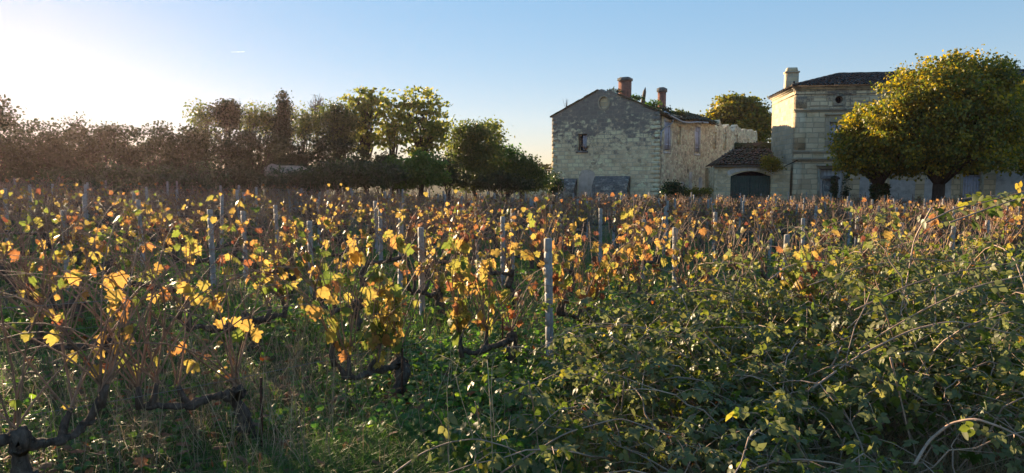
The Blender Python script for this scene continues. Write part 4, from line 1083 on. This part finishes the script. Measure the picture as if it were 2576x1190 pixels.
for idx, (dist, r, k, m, x, y) in enumerate(all_v):
    z = float(gz(x, y)); rot = ROWANG + .05 * RNG.standard_normal()
    bias = float(np.clip(.10 * RNG.standard_normal() + (.12 if y > 20 else .0) - (.10 if x < -1 and y < 9 else 0), -.2, .3))
    if r < 7: lab = f'gnarled grapevine, {nth(k)} from the left in {nr(r)}'
    else: lab = f'autumn grapevine in {nr(r)}, among many alike'
    grp = GV if r < 7 else f'grapevines in {nr(r)}'
    if idx < 290:
        if dist < 11.5:
            left = x < -1.4 and y < 7.2
            p = vine_parts(0, 34 if left else (150 if r == 1 and x < 1.5 else 66), 32 if left else 28, bias, -1, 1.1 if left else .95, .9 if left else .55)
            vine_thing(p, (x, y, z), lab, grp, rot)
        else:
            lod = 1 if dist < 23 else 2
            q = RNG.integers(len(PROTO[lod])); pr = PROTO[lod][q]
            if pr is None:
                p = vine_parts(lod, int((66 if lod == 1 else 50) * (1.35, .55, 1.1, .45, .9, 1.2, .65, 1.25, .5)[q]), 34 if lod == 1 else 36, (-.10, 0, .12, .04, -.04, .2)[q % 6] + (.24 if lod == 2 else 0), -1, .74 if lod == 1 else .60)  # farthest copies: the far band's shade is put into redder leaf colour
                PROTO[lod][q] = vine_thing(p, (x, y, z), lab, grp, rot)
            else:
                c = copy_tree(pr); c.location = (x, y, z); c['label'] = lab; c['group'] = grp
                c.rotation_euler = (0, 0, rot + (PI if RNG.random() < .35 else 0)); s = .92 + .2 * RNG.random(); c.scale = (s, s, s)
    else:
        # beyond the nearest ones: one mass per kind of stuff
        far_n += 1
        if far_n <= 5: FARP = globals().setdefault('FARP', []); FARP.append(vine_parts(2, 40, 32, .3, -1, .60))  # reddened leaf colour carries the shade of the far band
        p = FARP[far_n % len(FARP)]
        c_, s_ = math.cos(rot), math.sin(rot)
        for dst, src in zip(far_parts, p):
            V = np.concatenate(src.V); W = np.stack([V[:, 0] * c_ - V[:, 1] * s_ + x, V[:, 0] * s_ + V[:, 1] * c_ + y, V[:, 2] + z], -1)
            b = src.n and 0
            dst.add(W, src.F, np.concatenate(src.A['rnd']), np.concatenate(src.A['rim']))
if far_n:
    me = MB()
    root = far_parts[0].build('far_grapevines', M['vine_bark'], None, True); root['kind'] = 'stuff'; root['label'] = 'mass of distant autumn grapevines below the buildings'; root['category'] = 'grapevines'
    o = far_parts[1].build('canes', M['cane'], None, True); o.parent = root; o['kind'] = 'stuff'
    o = far_parts[2].build('foliage', M['vine_leaf'], None); o.parent = root; o['kind'] = 'stuff'

# -- posts: galvanised profiles with hook notches
def post_mesh(h=1.32, w_=.036):
    mb = MB(); Z = [-.25]; R = [1.]
    for q in (.30, .45, .60, .80, .95, 1.1, 1.22):
        Z += [q - .012, q - .008, q + .008, q + .012]; R += [1., .80, .80, 1.]
    Z += [h - .008, h]; R += [1., .86]
    prof = np.array([(-1, -.75), (-.45, -.75), (-.35, -.4), (.35, -.4), (.45, -.75), (1, -.75), (1, .75), (-1, .75)]) * w_
    V = np.array([(px * (r if abs(px) > .9 * w_ else 1), py, z) for z, r in zip(Z, R) for px, py in prof])
    n = len(prof); i = np.arange(len(Z) - 1)[:, None] * n; j = np.arange(n)[None]; j2 = (j + 1) % n
    mb.add(V, [np.stack([i + j, i + j2, i + n + j2, i + n + j], -1).reshape(-1, 4), np.array([[(len(Z) - 1) * n + s for s in range(n)]])])
    return mb.mesh('vineyard_post', M['post'])
POSTS = [post_mesh(h) for h in (1.30, 1.36, 1.42)]
cand = []
for r, (npd, pts) in enumerate(rows):
    seen = 0
    for k, (t, x, y) in enumerate(pts):
        if (k + (0, 1, 0, 1)[r % 4]) % 2: continue
        tt = t - .62; px, py = RU * tt + RNV * npd
        if py > 3.2: cand.append([math.hypot(px, py), r, px, py])
fixed = [(1385, 600, 7.2, 1), (1060, 572, 9.9, 2), (780, 556, 12.0, 3), (530, 527, 11.4, 3), (1702, 572, 10.4, 1), (2050, 558, 11.2, 1), (1975, 590, 8.9, 0), (2268, 560, 10.6, 0), (1265, 545, 13.0, 3)]
for px_, yt, d, r in fixed:
    q = at(px_, yt, d)
    cand = [c for c in cand if math.hypot(c[2] - q[0], c[3] - q[1]) > 1.25]
    cand.append([math.hypot(q[0], q[1]), r, q[0], q[1], q[2]])
cand = [c for c in cand if c[0] > 12.5 or len(c) > 4]; cand.sort(); cand = cand[:300]
byrow = {}
for c in cand: byrow.setdefault(c[1], []).append(c)
print('posts', len(cand))
for r, cs in byrow.items():
    cs.sort(key=lambda c: c[2] * RU[0] + c[3] * RU[1])
    for k, c in enumerate(cs):
        o = bpy.data.objects.new('vineyard_post', POSTS[RNG.integers(3) if len(c) < 5 else 1]); COL.objects.link(o)
        o.location = (c[2], c[3], float(gz(c[2], c[3]))); o.rotation_euler = (.022 * RNG.standard_normal(), .022 * RNG.standard_normal(), ROWANG + .1 * RNG.standard_normal())
        if len(c) > 4: o.scale = (1, 1, (c[4] - o.location.z) / 1.36)
        if r < 7: tag(o, f'grey notched metal post, {nth(k)} from the left in {nr(r)}', 'post', 'vineyard posts')
        else: tag(o, f'pale grey metal vineyard post in {nr(r)}', 'post', f'vineyard posts in {nr(r)}')
# -- wires
for r, (npd, pts) in enumerate(rows[:12]):
    if len(pts) < 2: continue
    t0, t1 = pts[0][0] - 1.2, pts[-1][0] + 1.2
    for hgt, word in ((.52, 'low'), (1.22, 'upper')):
        n = int((t1 - t0) / .35) + 2; tt = np.linspace(t0, t1, n)
        xy = RU[None] * tt[:, None] + RNV[None] * npd
        z = gz(xy[:, 0], xy[:, 1]); z = np.convolve(np.pad(z, 4, 'edge'), np.ones(9) / 9, 'valid') + hgt - .02 * np.abs(np.sin(tt * PI / 2.88))
        mb = MB(); tube(mb, np.column_stack([xy, z]), .0022 if r < 3 else .003, 4)
        tag(build_at(mb, 'trellis_wire', M['wire'], (xy[n // 2][0], xy[n // 2][1], z[n // 2])), f'{word} trellis wire strung through {nr(r)}', 'wire', 'trellis wires of the vineyard')
# -- rusty stakes beside trunks
for px_, d, lab in ((1004, 6.3, 'rusty iron stake beside a thin trunk in the first row'), (1262, 7.35, 'rusty iron stake tied to the bent trunk near the grey post'), (638, 5.2, 'thin rusty stake right of the thick foreground trunk')):
    p = ground_at(px_, d); mb = MB(); tube(mb, [p - (0, 0, .1), p + (0.01, 0, .55)], .011, 6, jitter=.08)
    tag(build_at(mb, 'iron_stake', M['rust'], p), lab, 'stake', 'rusty stakes in the first row')
# ------------------------------------------------------------------ brambles
def cane_pts(base, az, reach, h, k=12):
    s = np.linspace(0, 1, k); d = np.array([math.cos(az), math.sin(az)])
    side = np.array([-d[1], d[0]]) * .12 * RNG.standard_normal()
    x = base[0] + d[0] * reach * s ** 1.25 + side[0] * np.sin(PI * s); y = base[1] + d[1] * reach * s ** 1.25 + side[1] * np.sin(PI * s)
    z = h * np.sin(PI * (.02 + (.62 + .25 * RNG.random()) * s))
    P = np.stack([x, y, gz(x, y) + np.maximum(z, .03)], -1) + RNG.standard_normal((k, 3)) * .012
    return P
def clothe(leaf, P, step, size, start=.15, bias=0., spread=.09):
    """three-part leaves along a cane"""
    seg = np.linalg.norm(np.diff(P, axis=0), axis=1); L = np.concatenate([[0], np.cumsum(seg)])
    u = np.arange(L[-1] * start, L[-1], step); u = u + RNG.standard_normal(len(u)) * step * .3
    Q = np.stack([np.interp(u, L, P[:, i]) for i in range(3)], -1); n = len(Q)
    T = unit(np.stack([np.interp(u, L, np.gradient(P[:, i])) for i in range(3)], -1))
    side = unit(np.cross(T, np.array([0, 0, 1.]))) * np.where(np.arange(n) % 2, 1, -1)[:, None]
    D = unit(side + T * .5 + RNG.standard_normal((n, 3)) * .45)
    Q = Q + D * (.02 + spread * RNG.random((n, 1)) * .6)
    N = np.array([0, 0, .75]) + RNG.standard_normal((n, 3)) * .62
    D = D + np.array([0, 0, -.4])
    stamp(leaf, TRIFOLIATE, Q, D, N, size * (.55 + .65 * RNG.random(n)), np.clip(RNG.random(n) * .92 + bias + (.1 * (RNG.random(n) > .98)), 0, 1))

BR = 'bramble bushes of the thicket at the vineyard edge'
BUSHES = [  # x, y, radius, height, canes, label
    (.98, 6.5, .62, .50, 22, 'low bramble bush spreading round the foot of the nearest grey post'),
    (1.85, 7.2, .9, 0.70, 39, 'bramble bush at the far left shoulder of the thicket, against the vines'),
    (3.0, 7.6, 1.0, 0.83, 41, 'bramble bush under the pale arching cane on the skyline of the thicket'),
    (4.25, 7.9, 1.0, 1.00, 41, 'high bramble bush behind the tall upright pale stem'),
    (5.6, 8.3, 1.1, 1.18, 39, 'tallest bramble bush at the far right edge of the thicket'),
    (1.0, 4.7, .55, .45, 15, 'low open bramble bush beside the dry pale stalks'),
    (1.75, 5.5, .85, 0.63, 41, 'dense dark green bramble bush in the middle of the thicket'),
    (2.8, 5.8, .9, 0.83, 41, 'dense bramble bush crossed by long diagonal canes'),
    (3.95, 6.0, .95, 1.05, 39, 'bramble bush with orange leaves at the right edge'),
    (1.45, 4.2, .6, 0.47, 25, 'thin bramble bush with straw showing at the bottom edge'),
    (2.35, 4.35, .65, 0.61, 25, 'bramble bush full of dead brown stems near the bottom right'),
    (3.2, 4.7, .7, 0.85, 29, 'bramble bush over the thick pale arch in the bottom right corner'),
]
SPECIAL = {2: [([(1935, 705), (1975, 672), (2030, 656), (2080, 660), (2130, 690), (2170, 730), (2205, 775)], 6.7, .0075, .05)],
    3: [([(2345, 520), (2300, 600), (2285, 690), (2262, 800), (2256, 900)], 6.4, .008, .12), ([(2030, 720), (2160, 672), (2300, 650), (2440, 660), (2580, 700)], 6.3, .006, .09)],
    7: [([(2005, 1010), (2090, 930), (2200, 850), (2320, 780), (2450, 720), (2590, 690)], 5.0, .007, .10), ([(1850, 960), (2000, 900), (2180, 830), (2300, 810)], 5.1, .006, .10)],
    8: [([(2040, 980), (2150, 900), (2290, 830), (2400, 805), (2590, 850)], 4.7, .008, .10), ([(2150, 780), (2290, 715), (2420, 680), (2590, 655)], 5.2, .006, .08)],
    6: [([(1385, 850), (1480, 822), (1600, 818), (1720, 850), (1800, 900)], 5.9, .005, .07), ([(1570, 960), (1560, 1060), (1540, 1180)], 4.6, .005, .12)],
    11: [([(2300, 1170), (2335, 1110), (2390, 1065), (2450, 1052), (2520, 1075), (2600, 1115)], 3.9, .010, .16), ([(2240, 900), (2265, 1000), (2290, 1110)], 4.3, .007, .16)],
    4: [([(2330, 560), (2400, 525), (2480, 508), (2590, 478)], 3.9, .005, .055), ([(2390, 560), (2470, 530), (2560, 500), (2620, 495)], 3.6, .005, .05), ([(2420, 500), (2520, 490), (2620, 470)], 4.2, .004, .05)],
    5: [([(985, 1195), (1060, 1140), (1130, 1112), (1200, 1103), (1280, 1125), (1340, 1160)], 4.15, .006, .07), ([(1085, 1030), (1110, 1060), (1125, 1120), (1130, 1180)], 4.3, .004, .05), ([(1195, 1010), (1210, 1080), (1215, 1180)], 4.2, .004, .05)],
    9: [([(1330, 960), (1345, 1040), (1360, 1180)], 4.3, .005, .06), ([(1260, 1190), (1420, 1090), (1560, 1050), (1700, 1100)], 4.1, .006, .09)],
}
for bi, (bx, by, br, bh, nc, lab) in enumerate(BUSHES):
    z0 = float(gz(bx, by)); t = thing('bramble_bush', lab, 'bramble', (bx, by, z0), BR)
    cane, leaf, dead = MB(), MB(), MB()
    near = by < 5.2
    for c in range(nc):
        a = RNG.random() * 2 * PI; rr = br * RNG.random() ** .5 * .9
        b = (bx + math.cos(a) * rr, by + math.sin(a) * rr)
        if b[1] < 3.5: continue
        az = RNG.random() * 2 * PI
        reach = .5 + .8 * RNG.random()
        if b[1] + math.sin(az) * reach < 3.2: az = -az
        h = bh * (.55 + .6 * RNG.random())
        P = cane_pts(b, az, reach, h)
        arch = RNG.random() < .20; ks = .75 + .5 * RNG.random(); kb = .16 * RNG.standard_normal()
        if arch: P = cane_pts(b, az, reach * 1.25, h * 1.28)
        tube(cane, P, np.linspace(.0085 if arch else .0068, .0026, len(P)), 5, RNG.random(), cap=False)
        clothe(leaf, P, (.046 if not arch else .075) * (2.1 if bi == 10 else 1.5 if bi in (9, 11) else 1), (.041 if near else .043) * ks, .2, kb)
        for q in range(4):                                           # side shoots
            i = 3 + RNG.integers(8); e = P[i] + np.array([.2, .2, .1]) * RNG.standard_normal(3) + (0, 0, .05)
            S_ = np.array([P[i], (P[i] + e) / 2 + (0, 0, .03), e]); tube(cane, S_, [.003, .0024, .0014], 4, RNG.random(), cap=False); clothe(leaf, S_, .035, .055, .2)
    for pts, d, rad, step in SPECIAL.get(bi, ()):
        W = np.array([at(px, py, d + .12 * math.sin(i * 1.1)) for i, (px, py) in enumerate(pts)])
        kk = np.linspace(0, len(W) - 1, 26); W = np.stack([np.interp(kk, range(len(W)), W[:, i]) for i in range(3)], -1)
        W[1:-1] = (W[:-2] + W[1:-1] * 2 + W[2:]) / 4; W[1:-1] = (W[:-2] + W[1:-1] * 2 + W[2:]) / 4
        tube(cane, W, np.linspace(rad, rad * .55, 26), 6, .9 if rad > .0068 else .4)
        for i in range(2, 24, 2 if rad > .0065 else 40):              # prickles
            v = unit(sph(1)[0]) * rad * 2.6; tube(cane, [W[i], W[i] + v], [rad * .6, .0004], 3, .6)
        clothe(leaf, W, step, .056 if bi == 4 else .068, .05, 0.06 if bi in (4, 8) else 0)
    for q in range(int(16 + 80 * (by < 5.0))):
        p = np.array([bx + RNG.normal() * br * .6, max(3.6, by + RNG.normal() * br * .5), 0]); p[2] = float(gz(p[0], p[1]))
        v = np.array([RNG.normal() * .5, RNG.normal() * .5, .25 + .5 * RNG.random()]) * (bh * .8)
        tube(dead, [p, p + v * .5 + sph(1)[0] * .05, p + v + sph(1)[0] * .08], [.0032, .0026, .0015], 4, RNG.random(), cap=False)
    cane.build('canes', M['bramble_cane'], t, True); leaf.build('foliage', M['bramble_leaf'], t); dead.build('dead_stems', M['dead_stem'], t, True)

# ------------------------------------------------------------------ dry stalks in the foreground
for pts, d, rad, lab in (
    ([(1240, 1190), (1237, 1100), (1232, 1000), (1226, 905)], 4.3, .006, 'tallest pale dry stalk standing alone in the middle foreground'),
    ([(1247, 1190), (1244, 1080), (1236, 975), (1237, 925)], 4.35, .004, 'thin dry stalk hugging the tallest pale stalk'),
    ([(1130, 1190), (1128, 1080), (1124, 980), (1132, 915)], 4.3, .0035, 'slender dry stalk left of the tallest pale stalk, with tiny twigs'),
    ([(1205, 1185), (1185, 1080), (1160, 1000), (1145, 940), (1155, 905)], 4.3, .0035, 'leaning forked dry stalk between the two slender ones'),
    ([(1300, 1190), (1270, 1100), (1245, 1060), (1210, 1040)], 4.2, .004, 'bent dry stalk drooping left at the foot of the tallest stalk')):
    W = np.array([at(x, y, d) for x, y in pts]); b = W[0].copy(); b[2] = float(gz(b[0], b[1])); W = np.concatenate([[b], W])
    mb = MB(); tube(mb, W, np.linspace(rad, rad * .4, len(W)), 5, .9)
    for q in range(5):
        i = 2 + RNG.integers(len(W) - 2); e = W[i] + np.array([.05, .03, .05]) * RNG.standard_normal(3) + (0, 0, .04); tube(mb, [W[i], e], [rad * .5, rad * .2], 3, .9)
    tag(build_at(mb, 'dry_stalk', M['dead_stem'], b, True), lab, 'dry stalk', 'pale dry stalks in the foreground')

# ------------------------------------------------------------------ grass, weeds, litter: nobody could count them
def scatter(n, d0, d1, wide=.92, pw=1.6):
    d = (d0 ** (1 / pw) + (d1 ** (1 / pw) - d0 ** (1 / pw)) * RNG.random(n)) ** pw
    x = (RNG.random(n) * 2 - 1) * (wide * d + .4)
    return x, d
def patch(x, y, s, seed):
    return .5 + .5 * np.sin(x * 1.9 * s + seed + 1.3 * np.sin(y * 1.1 * s + seed)) * np.cos(y * 1.6 * s + .7 * seed + np.sin(x * .9 * s))
def blades(mb, x, y, h, w_, lean=.45, base=0.0, rb=0.):
    n = len(x); z = gz(x, y) - .01 + base
    az = RNG.random(n) * 2 * PI; u = np.stack([np.cos(az), np.sin(az), 0 * az], -1); s = np.stack([-np.sin(az), np.cos(az), 0 * az], -1)
    B = np.stack([x, y, z], -1); k = (lean * (.3 + RNG.random(n)))[:, None]; h = h[:, None]; w_ = w_[:, None] if np.ndim(w_) else w_
    Zv = np.array([0, 0, 1.])
    m = B + Zv * h * .55 + u * h * k * .35; tip = B + Zv * h * (1 - .35 * k) + u * h * k * 1.15
    V = np.stack([B - s * w_, B + s * w_, m + s * w_ * .75, m - s * w_ * .75, tip], 1).reshape(-1, 3)
    o = np.arange(n)[:, None] * 5
    r = np.repeat(np.clip(RNG.random(n) * .8 + rb, 0, 1), 5)
    mb.add(V, [o + np.array([[0, 1, 2, 3]]), o + np.array([[3, 2, 4]])], r)
def stuff(mb, name, mat, label):
    o = mb.build(name, M[mat]); o['kind'] = 'stuff'; o['label'] = label; return o

mb = MB()
x, y = scatter(70000, 3.6, 9); ok = RNG.random(len(x)) < (.25 + .75 * patch(x, y, 1, 2)) * np.where(bramble_h(x, y) > .3, .35, 1) * np.where(x < -2.2, .6, 1)
x, y = x[ok], y[ok]; blades(mb, x, y, .05 + .14 * RNG.random(len(x)) ** 1.5, .0022 + .002 * RNG.random(len(x)), .7)
x, y = scatter(82000, 8, 26); ok = RNG.random(len(x)) < (.3 + .7 * patch(x, y, .7, 5)); x, y = x[ok], y[ok]
blades(mb, x, y, .08 + .20 * RNG.random(len(x)) ** 1.4, .005 + .003 * RNG.random(len(x)), .6, 0, .1)
n = 26000; x = RNG.normal(-.55, .55, n); y = 4.55 + RNG.normal(0, .42, n); ok = (y > 3.6) & (x < .75); x, y = x[ok], y[ok]   # lush tuft at the bottom edge
blades(mb, x, y, .10 + .16 * RNG.random(len(x)), .0024 + .0016 * RNG.random(len(x)), .9, 0, -.1)
stuff(mb, 'grass', 'grass', 'green grass growing between the vine rows')
mb = MB()
x, y = scatter(16000, 3.8, 11); ok = RNG.random(len(x)) < patch(x, y, 1.4, 9) ** 1.3; x, y = x[ok], y[ok]
blades(mb, x, y, .12 + .3 * RNG.random(len(x)) ** 1.5, .0016 + .0014 * RNG.random(len(x)), 1.3)
x, y = scatter(15000, 9, 32); ok = RNG.random(len(x)) < .3 + .7 * patch(x, y, .8, 12); x, y = x[ok], y[ok]
blades(mb, x, y, .15 + .3 * RNG.random(len(x)) ** 1.6, .004 + .003 * RNG.random(len(x)), .8)
n = 7000; x = RNG.normal(1.7, .8, n); y = 4.4 + RNG.normal(0, .5, n); ok = (y > 3.6) & (x > .4); x, y = x[ok], y[ok]
blades(mb, x, y, .2 + .35 * RNG.random(len(x)), .0022, 1.0)
n = 4200; x = RNG.normal(-2.5, .9, n); y = RNG.normal(5.6, 1.0, n); ok = (np.abs(x) < .8 * y + .3) & (y > 4) & (RNG.random(n) < patch(x, y, 1.6, 21)); x, y = x[ok], y[ok]
blades(mb, x, y, .08 + .26 * RNG.random(len(x)) ** 1.6, .0024, 1.4)
stuff(mb, 'dry_grass', 'straw', 'dry straw-coloured grass among the rows')
def weed_clumps(mb, n, d0, d1, per, size, hmax, seed):
    x, y = scatter(n, d0, d1); ok = (RNG.random(n) < patch(x, y, .9, seed) ** 1.2 * np.where((x < -1.1) & (y < 8), .65, 1)) & (bramble_h(x, y) < .35); x, y = x[ok], y[ok]
    x = np.repeat(x, per); y = np.repeat(y, per); m = len(x); x = x + RNG.normal(0, .09, m); y = y + RNG.normal(0, .09, m)
    P = np.stack([x, y, gz(x, y) + .03 + hmax * np.where((x < -.8) & (y < 8), .55, 1) * RNG.random(m) ** 1.3], -1)
    D = unit(RNG.standard_normal((m, 3)) * (1, 1, .2)) - np.array([0, 0, .2]); N = np.array([0, 0, 1.]) + RNG.standard_normal((m, 3)) * .45
    stamp(mb, ROUND_LEAF, P, D, N, size * (.5 + .7 * RNG.random(m)), RNG.random(m))
mb = MB(); weed_clumps(mb, 2600, 4.2, 9, 9, .062, .16, 3); weed_clumps(mb, 3600, 8, 20, 9, .08, .2, 4)
x = RNG.normal(-.35, .8, 700); y = RNG.normal(6.6, .9, 700); ok = y > 4.8; x, y = np.repeat(x[ok], 6), np.repeat(y[ok], 6); m = len(x); x = x + RNG.normal(0, .07, m); y = y + RNG.normal(0, .07, m)
stamp(mb, ROUND_LEAF, np.stack([x, y, gz(x, y) + .03 + .16 * RNG.random(m)], -1), unit(RNG.standard_normal((m, 3)) * (1, 1, .2)), np.array([0, 0, 1.]) + RNG.standard_normal((m, 3)) * .4, .03 + .045 * RNG.random(m), RNG.random(m))
stuff(mb, 'low_weeds', 'weed', 'round-leaved green weeds carpeting the ground under the vines')
mb = MB()
x, y = scatter(2600, 4, 14); m = len(x)
stamp(mb, LEAF_NEAR, np.stack([x, y, gz(x, y) + .04 + .12 * RNG.random(m)], -1), unit(RNG.standard_normal((m, 3)) * (1, 1, .15)), np.array([0, 0, 1.]) + RNG.standard_normal((m, 3)) * .5, .04 + .05 * RNG.random(m), RNG.random(m))
stuff(mb, 'leaf_litter', 'litter', 'fallen brown vine leaves lying on the ground')
mb = MB()
x, y = scatter(1500, 4.5, 26); ok = (patch(x, y, 1.1, 15) > .3) & ((bramble_h(x, y) < .2)); x, y = np.concatenate([x[ok], -1.2 - 2.4 * RNG.random(260)]), np.concatenate([y[ok], 4.4 + 3 * RNG.random(260)])
for a, b in zip(x, y):
    p = np.array([a, b, float(gz(a, b))]); h = .25 + .6 * RNG.random(); v = np.array([.3 * RNG.normal(), .3 * RNG.normal(), 1]) * h
    tube(mb, [p, p + v * .5 + sph(1)[0] * .03, p + v + sph(1)[0] * .06], np.array([.003, .0024, .0012]) * (1 if b < 10 else 1.8), 3, RNG.random(), cap=False)
    for q in range(3):
        s = p + v * (.4 + .5 * RNG.random()); tube(mb, [s, s + sph(1)[0] * .08 + (0, 0, .06)], [.0016, .0008], 3, RNG.random(), cap=False)
stuff(mb, 'dead_weeds', 'dead_stem', 'dead brown weed stems standing between the rows')
